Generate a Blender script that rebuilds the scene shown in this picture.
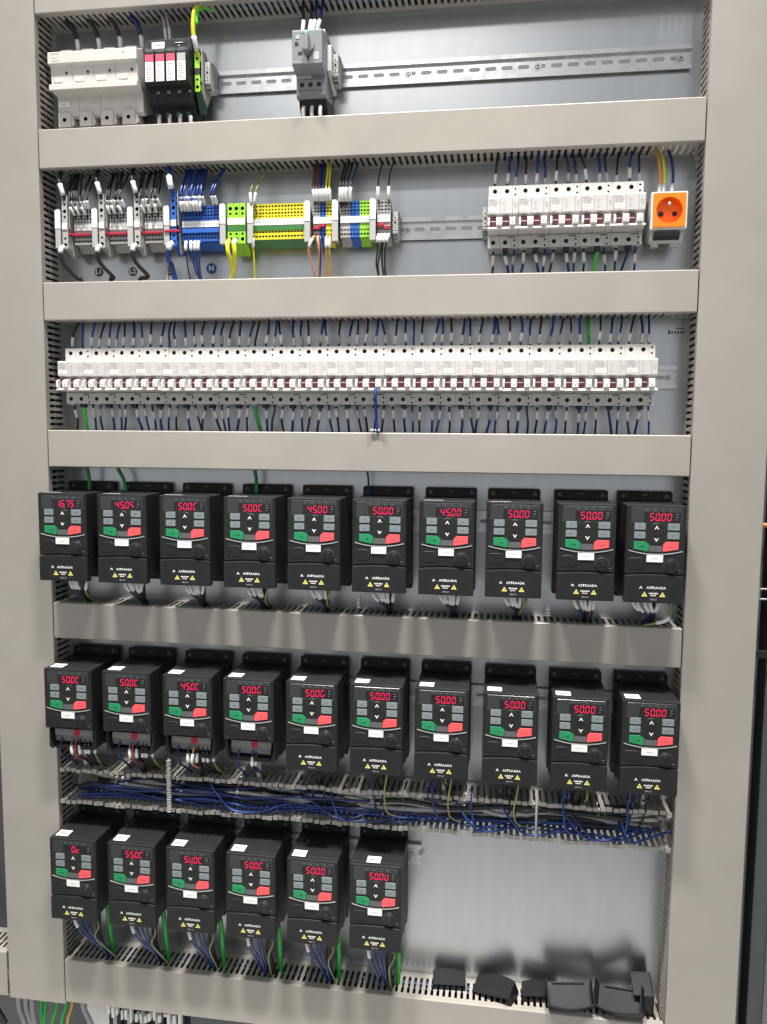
import bpy, bmesh, math, random
from mathutils import Vector, Matrix, Euler
random.seed(7)
for o in list(bpy.data.objects): bpy.data.objects.remove(o)
SC = bpy.context.scene
COL = SC.collection
MM = 0.001
U = random.uniform

# ------------------------------------------------------------------ camera
CR = ((0.9895083774509099, -0.14269666057456912, -0.022601637448071647),
      (0.1442022183366733, 0.9850940443651072, 0.09378402840131515),
      (0.008882070774896542, -0.09605928803224853, 0.99533598448036))
CP = Vector((0.7447959853706325, -1.2968839697612908, 1.4815278730548491))
FPX = 792.577
cam = bpy.data.cameras.new('camera')
cam.sensor_fit = 'VERTICAL'; cam.sensor_height = 36.0; cam.lens = FPX / 1024 * 36.0
cam.clip_start = 0.02; cam.clip_end = 60
co = bpy.data.objects.new('camera', cam); COL.objects.link(co)
mw = Matrix.Identity(4)
for r in range(3):
    mw[r][0] = CR[r][0]; mw[r][1] = CR[r][2]; mw[r][2] = -CR[r][1]; mw[r][3] = CP[r]
co.matrix_world = mw
SC.camera = co

def at(px, py, dep):
    """point of the plane y=-dep (metres) seen at a photo pixel"""
    l = ((px - 383.5) / FPX, 1.0, (512 - py) / FPX)
    d = Vector([sum(CR[r][k] * l[k] for k in range(3)) for r in range(3)])
    return CP + d * ((-dep - CP.y) / d.y)

# ------------------------------------------------------------------ light
w = bpy.data.worlds.new('World'); SC.world = w; w.use_nodes = True
bg = w.node_tree.nodes['Background']
bg.inputs[0].default_value = (0.96, 0.975, 1.0, 1); bg.inputs[1].default_value = 0.55
def area(name, loc, target, sx, sy, power, colr):
    l = bpy.data.lights.new(name, 'AREA'); l.shape = 'RECTANGLE'; l.size = sx; l.size_y = sy
    l.energy = power; l.color = colr
    o = bpy.data.objects.new(name, l); COL.objects.link(o); o.location = loc
    o.rotation_euler = (Vector(target) - Vector(loc)).to_track_quat('-Z', 'Y').to_euler()
    return o
for tx in (-0.10, 1.14):
    key = area('ceiling_tube', (tx, -1.2, 5.1), (0.52, 0.1, 0.1), 0.50, 0.12, 15.0, (1.0, 0.97, 0.92))
    key.data.spread = math.radians(42)
area('ceiling_lamp', (0.02, -3.5, 3.7), (0.5, 0, 1.4), 1.5, 0.22, 9.5, (1.0, 0.975, 0.94))
SC.view_settings.view_transform = 'Standard'
SC.view_settings.look = 'None'
SC.view_settings.exposure = 0.0
SC.view_settings.gamma = 1.0
SC.view_settings.use_curve_mapping = False

# ------------------------------------------------------------------ materials
MATS = {}
def mat(name, colr, rough=0.5, metal=0.0, var=0.06, vscale=40, bump=0.0, bscale=400, emit=None, estr=0,
        spec=0.5, alpha=1, trans=0, stretch=None, rvar=0.0, coat=0):
    m = bpy.data.materials.new(name); m.use_nodes = True
    n = m.node_tree.nodes; l = m.node_tree.links
    b = n['Principled BSDF']
    b.inputs['Roughness'].default_value = rough; b.inputs['Metallic'].default_value = metal
    b.inputs['Specular IOR Level'].default_value = spec
    if coat: b.inputs['Coat Weight'].default_value = coat; b.inputs['Coat Roughness'].default_value = 0.08
    b.inputs['Base Color'].default_value = (*colr, 1)
    if var or bump or rvar:
        tc = n.new('ShaderNodeTexCoord'); mp = n.new('ShaderNodeMapping'); l.new(tc.outputs['Object'], mp.inputs[0])
        if stretch: mp.inputs['Scale'].default_value = stretch
        no = n.new('ShaderNodeTexNoise'); no.inputs['Scale'].default_value = vscale; no.inputs['Detail'].default_value = 5
        no.inputs['Roughness'].default_value = 0.55
        l.new(mp.outputs[0], no.inputs['Vector'])
        if var:
            mr = n.new('ShaderNodeMapRange'); mr.inputs[1].default_value = 0.3; mr.inputs[2].default_value = 0.7
            mr.inputs[3].default_value = 1 - var; mr.inputs[4].default_value = 1 + var
            l.new(no.outputs['Fac'], mr.inputs[0])
            mx = n.new('ShaderNodeMix'); mx.data_type = 'RGBA'; mx.blend_type = 'MULTIPLY'; mx.inputs[0].default_value = 1
            mx.inputs[6].default_value = (*colr, 1); l.new(mr.outputs[0], mx.inputs[7])
            l.new(mx.outputs[2], b.inputs['Base Color'])
        if rvar:
            m2 = n.new('ShaderNodeMapRange'); m2.inputs[1].default_value = 0.3; m2.inputs[2].default_value = 0.7
            m2.inputs[3].default_value = max(0.02, rough - rvar); m2.inputs[4].default_value = rough + rvar
            l.new(no.outputs['Fac'], m2.inputs[0]); l.new(m2.outputs[0], b.inputs['Roughness'])
        if bump:
            nb = n.new('ShaderNodeTexNoise'); nb.inputs['Scale'].default_value = bscale; nb.inputs['Detail'].default_value = 3
            l.new(mp.outputs[0], nb.inputs['Vector'])
            bu = n.new('ShaderNodeBump'); bu.inputs['Strength'].default_value = bump; bu.inputs['Distance'].default_value = 0.001
            l.new(nb.outputs['Fac'], bu.inputs['Height']); l.new(bu.outputs[0], b.inputs['Normal'])
    if emit:
        b.inputs['Emission Color'].default_value = (*emit, 1); b.inputs['Emission Strength'].default_value = estr
    if alpha < 1: b.inputs['Alpha'].default_value = alpha
    if trans: b.inputs['Transmission Weight'].default_value = trans
    MATS[name] = m
    return m
def S(r, g, b):   # photograph sRGB byte -> linear
    f = lambda c: (c / 255 / 12.92) if c <= 10 else ((c / 255 + 0.055) / 1.055) ** 2.4
    return (f(r), f(g), f(b))

mat('duct', (0.332, 0.309, 0.275), 0.35, var=0.05, vscale=9, bump=0.04, bscale=700, rvar=0.06)
mat('finger', (0.345, 0.325, 0.293), 0.45, var=0.04, vscale=60)
mat('plate', (0.56, 0.58, 0.60), 0.30, 0.92, var=0.035, vscale=60, stretch=(1.0, 1.0, 0.25))
mat('zinc', (0.66, 0.67, 0.68), 0.27, 0.95, var=0.06, vscale=60, rvar=0.06)
mat('railslot', (0.40, 0.41, 0.42), 0.42, 0.85, var=0.05)
mat('steel', (0.6, 0.6, 0.6), 0.3, 1.0, var=0.05)
mat('blackp', (0.0135, 0.0138, 0.015), 0.5, spec=0.32, var=0.10, vscale=70, bump=0.10, bscale=2600, rvar=0.05)
mat('blackmatte', (0.007, 0.0072, 0.008), 0.5, var=0.1, vscale=70, spec=0.3)
mat('blackgloss', (0.012, 0.012, 0.013), 0.16, var=0.05, vscale=60)
mat('panelgrey', (0.035, 0.037, 0.040), 0.22, var=0.05, vscale=60)
mat('keyblack', (0.009, 0.0095, 0.010), 0.5, var=0.04, vscale=80)
mat('keygrey', (0.19, 0.225, 0.235), 0.42, var=0.06, vscale=200)
mat('keymid', (0.10, 0.105, 0.11), 0.4, var=0.06, vscale=100)
mat('keygreen', (0.012, 0.235, 0.085), 0.42, var=0.06, vscale=200)
mat('keyred', (0.80, 0.095, 0.105), 0.42, var=0.05, vscale=200)
mat('silver', (0.62, 0.63, 0.63), 0.30, 0.55, var=0.04)
mat('led', (0.3, 0.0, 0.02), 0.4, var=0, emit=(1.0, 0.012, 0.10), estr=1.15)
mat('ledoff', (0.03, 0.004, 0.006), 0.25, var=0)
mat('white', (0.74, 0.74, 0.73), 0.45, var=0.04, vscale=120)
mat('paper', (0.78, 0.78, 0.77), 0.55, var=0.03, vscale=200)
mat('print', (0.78, 0.78, 0.76), 0.6, var=0)
mat('printgrey', (0.36, 0.35, 0.35), 0.6, var=0.2, vscale=900)
mat('printpink', (0.52, 0.33, 0.36), 0.6, var=0.1, vscale=900)
mat('printdark', (0.05, 0.045, 0.045), 0.6, var=0)
mat('yellow', (0.74, 0.64, 0.17), 0.45, var=0.05)
mat('breaker', (0.55, 0.53, 0.51), 0.42, var=0.035, vscale=60, bump=0.03, bscale=1500)
mat('breakerlo', (0.55, 0.535, 0.515), 0.42, var=0.035, vscale=60)
mat('lever', (0.70, 0.69, 0.67), 0.35, var=0.03)
mat('redwin', (0.075, 0.018, 0.025), 0.35, var=0.1, vscale=200)
mat('hole', (0.012, 0.012, 0.012), 0.6, var=0)  # near-black: recess shade put into the hole colour, also plain black parts
mat('holemetal', (0.06, 0.06, 0.06), 0.4, 0.8, var=0)
mat('whitedev', (0.60, 0.575, 0.535), 0.45, var=0.04, vscale=40, bump=0.03, bscale=1500)
mat('darkgreen', (0.01, 0.06, 0.03), 0.5, var=0.1)
mat('cartpink', (0.72, 0.09, 0.16), 0.4, var=0.06, vscale=200)
mat('tgrey', (0.40, 0.395, 0.38), 0.48, var=0.05, vscale=90)
mat('tblue', (0.025, 0.115, 0.46), 0.45, var=0.07, vscale=90)
mat('tgreen', (0.30, 0.62, 0.04), 0.45, var=0.07, vscale=90)
mat('tyellow', (0.72, 0.66, 0.035), 0.45, var=0.07, vscale=90)
mat('tdkgreen', (0.035, 0.17, 0.04), 0.45, var=0.07, vscale=90)
mat('jumper', (0.36, 0.016, 0.035), 0.4, var=0.06)
mat('clear', (0.42, 0.42, 0.41), 0.25, var=0.04)
mat('mpcb', (0.20, 0.212, 0.225), 0.45, var=0.05, vscale=60, bump=0.03, bscale=1500)
mat('mpcbdark', (0.085, 0.09, 0.095), 0.45, var=0.05)
mat('teal', (0.05, 0.40, 0.42), 0.5, var=0)
mat('orange', (0.92, 0.215, 0.008), 0.38, var=0.04, vscale=60)
mat('w_black', (0.012, 0.012, 0.013), 0.55, var=0.1)
mat('w_blue', (0.011, 0.046, 0.23), 0.38, var=0.1)
mat('w_navy', (0.012, 0.028, 0.13), 0.40, var=0.1)
mat('w_green', (0.02, 0.36, 0.05), 0.40, var=0.1)
mat('w_lime', (0.09, 0.66, 0.06), 0.38, var=0.08)
mat('w_yg', (0.62, 0.60, 0.03), 0.40, var=0.08)
mat('w_ygdark', (0.20, 0.23, 0.06), 0.40, var=0.08)
mat('w_ygpale', (0.33, 0.35, 0.11), 0.40, var=0.08)
mat('termgrey', (0.20, 0.20, 0.20), 0.45, var=0.1, vscale=200)
mat('w_brown', (0.12, 0.05, 0.035), 0.40, var=0.08)
mat('w_orange', (0.70, 0.29, 0.09), 0.40, var=0.08)
mat('w_pink', (0.66, 0.27, 0.20), 0.40, var=0.08)
mat('w_amber', (0.62, 0.36, 0.05), 0.40, var=0.08)
mat('w_white', (0.72, 0.72, 0.70), 0.42, var=0.05)
mat('w_grey', (0.33, 0.32, 0.33), 0.42, var=0.08)
mat('w_red', (0.26, 0.03, 0.03), 0.42, var=0.08)
mat('w_violet', (0.15, 0.10, 0.30), 0.42, var=0.08)
mat('sleeve', (0.70, 0.70, 0.69), 0.45, var=0.05, vscale=300)
mat('sleevegrey', (0.42, 0.42, 0.41), 0.45, var=0.05, vscale=300)
mat('braid', (0.40, 0.39, 0.385), 0.38, 0.7, var=0.35, vscale=420, bump=0.6, bscale=700)
mat('frame', (0.075, 0.08, 0.088), 0.45, var=0.06, vscale=20)
mat('frameblack', (0.006, 0.006, 0.007), 0.6, var=0)
mat('framelight', (0.34, 0.34, 0.36), 0.4, var=0.05, vscale=20)
mat('floor', (0.62, 0.61, 0.59), 0.35, var=0.05, vscale=3)
mat('stickerblue', (0.01, 0.06, 0.27), 0.4, var=0)

# ------------------------------------------------------------------ mesh helpers
class MB:
    """collects faces in millimetres, builds one mesh in metres"""
    def __init__(s): s.v = []; s.f = []; s.m = []; s.sm = []
    def face(s, idx, m=0, sm=False): s.f.append(idx); s.m.append(m); s.sm.append(sm)
    def add(s, pts):
        n = len(s.v); s.v += [tuple(p) for p in pts]; return n
    def box(s, x0, x1, y0, y1, z0, z1, m=0):
        n = s.add([(x0, y0, z0), (x1, y0, z0), (x1, y1, z0), (x0, y1, z0), (x0, y0, z1), (x1, y0, z1), (x1, y1, z1), (x0, y1, z1)])
        for q in ((0, 3, 2, 1), (4, 5, 6, 7), (0, 1, 5, 4), (1, 2, 6, 5), (2, 3, 7, 6), (3, 0, 4, 7)):
            s.face([n + i for i in q], m)
        return s
    def prism(s, poly, axis, a0, a1, m=0, smside=False):
        """poly = list of 2D points; axis x: (y,z); axis y: (x,z); axis z: (x,y)"""
        def P(a, q):
            return (a, q[0], q[1]) if axis == 'x' else ((q[0], a, q[1]) if axis == 'y' else (q[0], q[1], a))
        k = len(poly); n = s.add([P(a0, q) for q in poly] + [P(a1, q) for q in poly])
        s.face([n + i for i in range(k)], m); s.face([n + k + i for i in reversed(range(k))], m)
        for i in range(k):
            j = (i + 1) % k; s.face([n + i, n + k + i, n + k + j, n + j], m, smside)
        return s
    def cyl(s, c, axis, r, a0, a1, n=16, m=0, r2=None, rz=None):
        r2 = r if r2 is None else r2
        ring = lambda rr: [(c[0] + rr * math.cos(2 * math.pi * i / n), c[1] + rr * math.sin(2 * math.pi * i / n)) for i in range(n)]
        def P(a, q): return (a, q[0], q[1]) if axis == 'x' else ((q[0], a, q[1]) if axis == 'y' else (q[0], q[1], a))
        b = s.add([P(a0, q) for q in ring(r)] + [P(a1, q) for q in ring(r2)])
        s.face([b + i for i in range(n)], m); s.face([b + n + i for i in reversed(range(n))], m)
        for i in range(n):
            j = (i + 1) % n; s.face([b + i, b + n + i, b + n + j, b + j], m, True)
        return s
    def holecell(s, x0, x1, z0, z1, cx, cz, rx, rz, yf, h, m=0, md=1, n=16, square=False):
        """front face (towards -y) rectangle with a hole sunk h deep"""
        o = []; i_ = []
        for k in range(n):
            a = 2 * math.pi * k / n + math.pi / 4
            c, q = math.cos(a), math.sin(a); t = 1 / max(abs(c), abs(q)); ux, uz = c * t, q * t
            o.append(((x0 + x1) / 2 + ux * (x1 - x0) / 2, yf, (z0 + z1) / 2 + uz * (z1 - z0) / 2))
            if rx > 2 * rz: i_.append((cx + (rx - rz) * (1 if c > 0 else -1) + c * rz, yf, cz + q * rz))
            else: i_.append((cx + (ux if square else c) * rx, yf, cz + (uz if square else q) * rz))
        a = s.add(o); b = s.add(i_); d = s.add([(p[0], yf + h, p[2]) for p in i_])
        for k in range(n):
            j = (k + 1) % n
            s.face([a + k, b + k, b + j, a + j], m); s.face([b + k, d + k, d + j, b + j], md)
        s.face([d + k for k in range(n)], md)
        return s
    def tube(s, pts, r, n=6, m=0, cap=True):
        """pts in mm"""
        P = [Vector(p) for p in pts]; up = Vector((0.3, 1, 0.17)).normalized(); rings = []
        for i, p in enumerate(P):
            t = (P[min(i + 1, len(P) - 1)] - P[max(i - 1, 0)])
            t = t.normalized() if t.length > 1e-9 else Vector((0, 0, 1))
            a = (up - t * up.dot(t))
            if a.length < 1e-4: a = Vector((1, 0, 0)) - t * t.x
            a.normalize(); up = a; b = t.cross(a)
            rr = r[i] if isinstance(r, (list, tuple)) else r
            rings.append(s.add([p + (a * math.cos(2 * math.pi * k / n) + b * math.sin(2 * math.pi * k / n)) * rr for k in range(n)]))
        for i in range(len(rings) - 1):
            for k in range(n):
                j = (k + 1) % n
                s.face([rings[i] + k, rings[i] + j, rings[i + 1] + j, rings[i + 1] + k], m, True)
        if cap:
            s.face([rings[0] + k for k in reversed(range(n))], m); s.face([rings[-1] + k for k in range(n)], m)
        return s
    def mesh(s, name, mats, bevel=0, seg=2, fix=True):
        me = bpy.data.meshes.new(name)
        me.from_pydata([(x * MM, y * MM, z * MM) for x, y, z in s.v], [], s.f)
        for q in (mats if isinstance(mats, (list, tuple)) else [mats]): me.materials.append(MATS[q])
        me.polygons.foreach_set('material_index', s.m); me.polygons.foreach_set('use_smooth', s.sm)
        if bevel or fix:
            bm = bmesh.new(); bm.from_mesh(me)
            if fix: bmesh.ops.recalc_face_normals(bm, faces=bm.faces)
            if bevel:
                ed = [e for e in bm.edges if len(e.link_faces) == 2 and e.calc_face_angle(0) > 0.6]
                bmesh.ops.bevel(bm, geom=ed, offset=bevel * MM, segments=seg, profile=0.5, affect='EDGES', clamp_overlap=True)
            bm.to_mesh(me); bm.free()
        me.update()
        return me
    def build(s, name, mats, parent=None, loc=(0, 0, 0), bevel=0, seg=2, fix=True):
        return put(name, s.mesh(name, mats, bevel, seg, fix), parent, loc)

def put(name, me, parent=None, loc=(0, 0, 0), rot=None):
    o = bpy.data.objects.new(name, me); COL.objects.link(o)
    if parent is not None: o.parent = parent
    o.location = [c * MM for c in loc]
    if rot: o.rotation_euler = rot
    return o
def tag(o, label=None, cat=None, group=None, kind=None):
    if label: o['label'] = label
    if cat: o['category'] = cat
    if group: o['group'] = group
    if kind: o['kind'] = kind
    return o
def thing(name, label, cat, loc, group=None, rot=None):
    o = bpy.data.objects.new(name, None); COL.objects.link(o); o.empty_display_size = 0.02
    o.location = [c * MM for c in loc]
    if rot: o.rotation_euler = rot
    return tag(o, label, cat, group)
def copy_tree(o, parent=None):
    c = o.copy(); COL.objects.link(c); c.parent = parent
    for ch in list(o.children): copy_tree(ch, c)
    return c
def rrect(x0, x1, z0, z1, r, n=5):
    p = []
    for cx, cz, a0 in ((x1 - r, z1 - r, 0), (x0 + r, z1 - r, 90), (x0 + r, z0 + r, 180), (x1 - r, z0 + r, 270)):
        for i in range(n):
            a = math.radians(a0 + 90 * i / (n - 1)); p.append((cx + r * math.cos(a), cz + r * math.sin(a)))
    return p
TXT = {}
def textmesh(body, size, matn):
    """flat lettering standing in the xz plane, facing -y, centred; size = cap height in mm"""
    k = (body, size, matn)
    if k in TXT: return TXT[k]
    cu = bpy.data.curves.new('lettering', 'FONT'); cu.body = body; cu.align_x = 'CENTER'; cu.align_y = 'CENTER'
    cu.size = size * MM * 1.4; cu.offset = size * MM * 0.035; cu.space_character = 1.12; cu.extrude = 0.0; cu.resolution_u = 2
    o = bpy.data.objects.new('lettering_tmp', cu); COL.objects.link(o)
    bpy.context.view_layer.update()
    me = bpy.data.meshes.new_from_object(o.evaluated_get(bpy.context.evaluated_depsgraph_get()))
    bpy.data.objects.remove(o); bpy.data.curves.remove(cu)
    me.transform(Matrix.Rotation(math.pi / 2, 4, 'X'))
    me.materials.clear(); me.materials.append(MATS[matn]); me.name = 'lettering'
    TXT[k] = me
    return me
ORD = ['', 'first', 'second', 'third', 'fourth', 'fifth', 'sixth', 'seventh', 'eighth', 'ninth', 'tenth', 'eleventh', 'twelfth',
       'thirteenth', 'fourteenth', 'fifteenth', 'sixteenth', 'seventeenth', 'eighteenth', 'nineteenth', 'twentieth', 'twenty-first']

# ------------------------------------------------------------------ setting: mounting plate
tag(MB().box(-111, 1136, 0, 3, 452, 2500).build('mounting_plate', 'plate', loc=(0, 0, 0)), kind='structure')
tag(MB().box(-600, 1300, 70, 74, 0, 2600).build('cabinet_back_shade', 'frame'), kind='structure')  # dark grey sheet; the next bay's shadow is put into its colour
tag(MB().box(-4000, 5000, -8000, 1000, -20, 0).build('floor', 'floor'), kind='structure')
R1, R2, R3 = 2047, 1809, 1575                   # device rails
DZ = (1384.5, 1092.8, 799.1)                    # tops of the drive rows

# ------------------------------------------------------------------ cable ducts
DEP = 66.6
def finger_mesh(name, L, pitch=10.0):
    """one duct finger, root at the origin, pointing towards -y, lying in the xy plane; 1.7 mm thick in z"""
    a, b, t = 2.55, 3.4, 4.5
    p = [(-a, 0), (-a, -L * .40), (-b, -L * .44), (-b, -L * .50), (-a, -L * .54), (-a, -L + 7), (-t, -L + 5), (-t, -L),
         (t, -L), (t, -L + 5), (a, -L + 7), (a, -L * .54), (b, -L * .50), (b, -L * .44), (a, -L * .40), (a, 0)]
    return MB().prism(p, 'z', -0.85, 0.85).mesh(name, 'finger')
FM = finger_mesh('finger', 52)
_m = MB(); _p = [(-3, 0), (-3, -20.8), (-3.75, -23), (-3.75, -26), (-3, -28), (-3, -45), (-4.1, -47), (-4.1, -52), (4.1, -52), (4.1, -47), (3, -45), (3, -28), (3.75, -26), (3.75, -23), (3, -20.8), (3, 0)]
_m.prism(_p, 'z', -0.85, 0.85); _m.box(-4.1, 4.1, -53.6, -51.9, -3.2, 3.2)
FMO = _m.mesh('finger_hooked', 'finger')
def hduct(label, x0, x1, zc, h, cover=True, name='cable_duct', base_extra=None):
    root = thing(name, label, 'cable duct', (x0, 0, zc - h / 2), 'slotted grey cable ducts on the mounting plate')
    L = x1 - x0
    m = MB().box(0, L, -1.8, -0.2, 1, h - 1)
    m.box(0, L, -13, -1.8, 0.8, 2.6); m.box(0, L, -13, -1.8, h - 2.6, h - 0.8)
    m.build('base_channel', 'finger', root)
    n = int(L // 10)
    for z in (1.7, h - 1.7):
        for i in range(n):
            o = put('finger', FM if cover else FMO, root, (5 + i * 10 + (L - n * 10) / 2, -13, z))
            if not cover: o.rotation_euler = (U(-.03, .03), 0, U(-.02, .02))
    if cover:
        c = MB()
        c.prism([(-DEP + 12, h + .1), (-DEP + 1.2, h + .1), (-DEP, h - 1.2), (-DEP, 1.2), (-DEP + 1.2, -.1), (-DEP + 12, -.1), (-DEP + 12, .5), (-DEP + 1.8, .5),
                 (-DEP + 1.8, h - .5), (-DEP + 12, h - .5)], 'x', 0, L)
        c.build('cover', 'duct', root, bevel=0.35, seg=1)
    return root
def vduct(label, x0, x1, z0, z1, inner):
    root = thing('cable_duct', label, 'cable duct', (x0, 0, z0), 'slotted grey cable ducts on the mounting plate')
    W, H = x1 - x0, z1 - z0
    m = MB().box(1, W - 1, -1.8, -0.2, 0, H)
    m.box(0.8, 2.6, -13, -1.8, 0, H); m.box(W - 2.6, W - .8, -13, -1.8, 0, H)
    m.build('base_channel', 'finger', root)
    n = int(H // 10)
    for x in (1.7, W - 1.7):
        if (x < W / 2) == (inner == 'right'):      # outer wall, out of sight: one piece
            q = MB()
            for i in range(n): q.box(x - .85, x + .85, -65, -13, 10 * i + 2, 10 * i + 8)
            q.build('outer_wall', 'finger', root); continue
        for i in range(n):
            put('finger', FM, root, (x, -13, 5 + i * 10), rot=(0, math.pi / 2, 0))
    c = MB()
    c.prism([(W + .1, -DEP + 12), (W + .1, -DEP + 1.2), (W - 1.2, -DEP), (1.2, -DEP), (-.1, -DEP + 1.2), (-.1, -DEP + 12), (.5, -DEP + 12), (.5, -DEP + 1.8),
             (W - .5, -DEP + 1.8), (W - .5, -DEP + 12)], 'z', 0, H)
    c.build('cover', 'duct', root, bevel=0.35, seg=1)
    return root
vduct('wide grey vertical duct closing the left side of the panel', -107.5, -0.6, 466, 2420, 'right')
vduct('wide grey vertical duct closing the right side of the panel', 1027, 1132.5, 330, 2420, 'left')
hduct('grey horizontal duct at the very top edge above the white surge block', 1.6, 1025, 2171, 61)
hduct('grey horizontal duct above the coloured terminal blocks', 1.6, 1025, 1934.7, 61)
hduct('grey horizontal duct between terminal blocks and the long breaker row', 1.6, 1025, 1694.8, 61)
hduct('grey horizontal duct between the long breaker row and the upper drives', 1.6, 1025, 1455.3, 61)
hduct('grey horizontal duct with light streaks under the upper row of drives', 1.6, 1025, 1163.8, 61)
hduct('open grey duct without cover, full of blue wires, under the middle drives', 1.6, 1025, 872, 61, cover=False)
hduct('tall grey duct at the bottom with loose black covers on top', 1.6, 1025, 509.9, 80)
hduct('short end of grey duct at the lower left frame edge', -420, -111, 510, 84)

def bundle(x0, x1, zc, h, n, vertical=False):
    m = MB()
    for k in range(n):
        y = -U(8, 56); q = U(-h / 2 + 7, h / 2 - 7); pts = []; t = 0
        while t < x1 - x0:
            a = q + U(-2, 2); b = y + U(-2, 2)
            pts.append((a, b, t) if vertical else (t, b, a)); t += 60
        m.tube(pts, U(3, 5.5), 5, random.choice((0, 0, 0, 1)))
    o = m.build('wire_bundle', ['w_black', 'w_navy'], loc=(zc, 0, x0) if vertical else (x0, 0, zc), fix=False)
    return tag(o, None, None, None, 'stuff')
U = random.uniform
BN = ('above the top devices', 'above the terminals', 'above the long breakers', 'under the long breakers', 'under the upper drives', 'in the bottom duct')
for t, (zc, h) in zip(BN, ((2171, 61), (1934.7, 61), (1694.8, 61), (1455.3, 61), (1163.8, 61), (509.9, 80))):
    tag(bundle(8, 1018, zc, h, 22), f'mass of dark wires inside the closed duct {t}', 'wires')
tag(bundle(480, 2400, -54, 107, 26, True), 'mass of dark wires inside the left vertical duct', 'wires')
tag(bundle(480, 2400, 1080, 105, 26, True), 'mass of dark wires inside the right vertical duct', 'wires')

# ------------------------------------------------------------------ DIN rails
def rail(label, x0, x1, zc, screws=()):
    L = x1 - x0
    root = thing('din_rail', label, 'mounting rail', (x0, 0, zc), 'zinc plated top hat rails')
    m = MB()
    hole = 25.0; n = int(L // hole); off = (L - n * hole) / 2
    yb = -1.3
    for i in range(n):                 # web with long slots
        c = off + hole * (i + .5)
        m.holecell(c - hole / 2, c + hole / 2, -11, 11, c, 0, 8.5, 2.9, yb, 0.6, 0, 1, n=24)
    m.box(0, off, yb, -.3, -11, 11); m.box(L - off, L, yb, -.3, -11, 11)
    for s in (1, -1):
        m.box(0, L, -7.5, -.3, s * 11 if s > 0 else -12.2, 12.2 if s > 0 else -11)
        m.box(0, L, -7.5, -6.3, 12.2 if s > 0 else -17.5, 17.5 if s > 0 else -12.2)
    m.build('rail', ['zinc', 'railslot'], root, fix=False)
    for sx in screws:
        k = MB().cyl((sx, 0), 'y', 4.2, -2.0, -4.2, 14, r2=3.4)
        k.box(sx - 2.2, sx + 2.2, -4.5, -4.19, -.5, .5, 1); k.box(sx - .5, sx + .5, -4.5, -4.19, -2.2, 2.2, 1)
        k.cyl((sx, 0), 'y', 6, -1.35, -2.0, 18)
        k.build('screw', ['steel', 'hole'], root)
    return root
rail('zinc mounting rail with long slots behind the top row of devices', 22, 1015, R1, (568, 768, 978))
rail('zinc mounting rail carrying the coloured terminal blocks', 12, 1010, R2, (580,))
rail('zinc mounting rail behind the long breaker row, end showing at right', 15, 1014, R3, (986,))
rail('zinc mounting rail behind the upper row of drives', 8, 1016, 1344)
rail('zinc mounting rail behind the middle row of drives', 8, 1016, 1053)
rail('zinc mounting rail behind the lower row of drives', 8, 628, 768, (620,))

# ------------------------------------------------------------------ wires
def cat(pts, k=5):
    P = [Vector(p) for p in pts]
    if len(P) == 2: P = [P[0], P[0].lerp(P[1], .5), P[1]]
    Q = [P[0] * 2 - P[1]] + P + [P[-1] * 2 - P[-2]]; out = []
    for i in range(1, len(Q) - 2):
        a, b, c, d = Q[i - 1:i + 3]
        for j in range(k):
            t = j / k
            out.append(0.5 * ((2 * b) + (c - a) * t + (2 * a - 5 * b + 4 * c - d) * t * t + (3 * b - a - 3 * c + d) * t ** 3))
    out.append(P[-1]); return out
def cut(path, a, b):
    """piece of a polyline between two arc fractions"""
    d = [0]
    for i in range(1, len(path)): d.append(d[-1] + (path[i] - path[i - 1]).length)
    T = d[-1]
    def g(u):
        u = max(0, min(1, u)) * T
        for i in range(1, len(path)):
            if d[i] >= u:
                q = (u - d[i - 1]) / max(1e-9, d[i] - d[i - 1]); return path[i - 1].lerp(path[i], q)
        return path[-1]
    return [g(a + (b - a) * i / 4) for i in range(5)]
def wire(pts, r, m, label, group, sleeve=None, name='wire', catn='wire', sm='sleeve', sr=None, k=5, n=6):
    """pts world mm; sleeve = (from, to) in mm measured from the first point"""
    path = cat(pts, k); o = path[0].copy(); path = [p - o for p in path]
    root = MB().tube(path, r, n).build(name, m, loc=o, fix=False)
    tag(root, label, catn, group)
    if sleeve:
        T = sum((path[i + 1] - path[i]).length for i in range(len(path) - 1))
        sl = cut(path, sleeve[0] / T, sleeve[1] / T)
        MB().tube(sl, sr or r + 0.75, 7).build('marker_sleeve', sm, root, fix=False)
    return root
U = random.uniform

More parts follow.
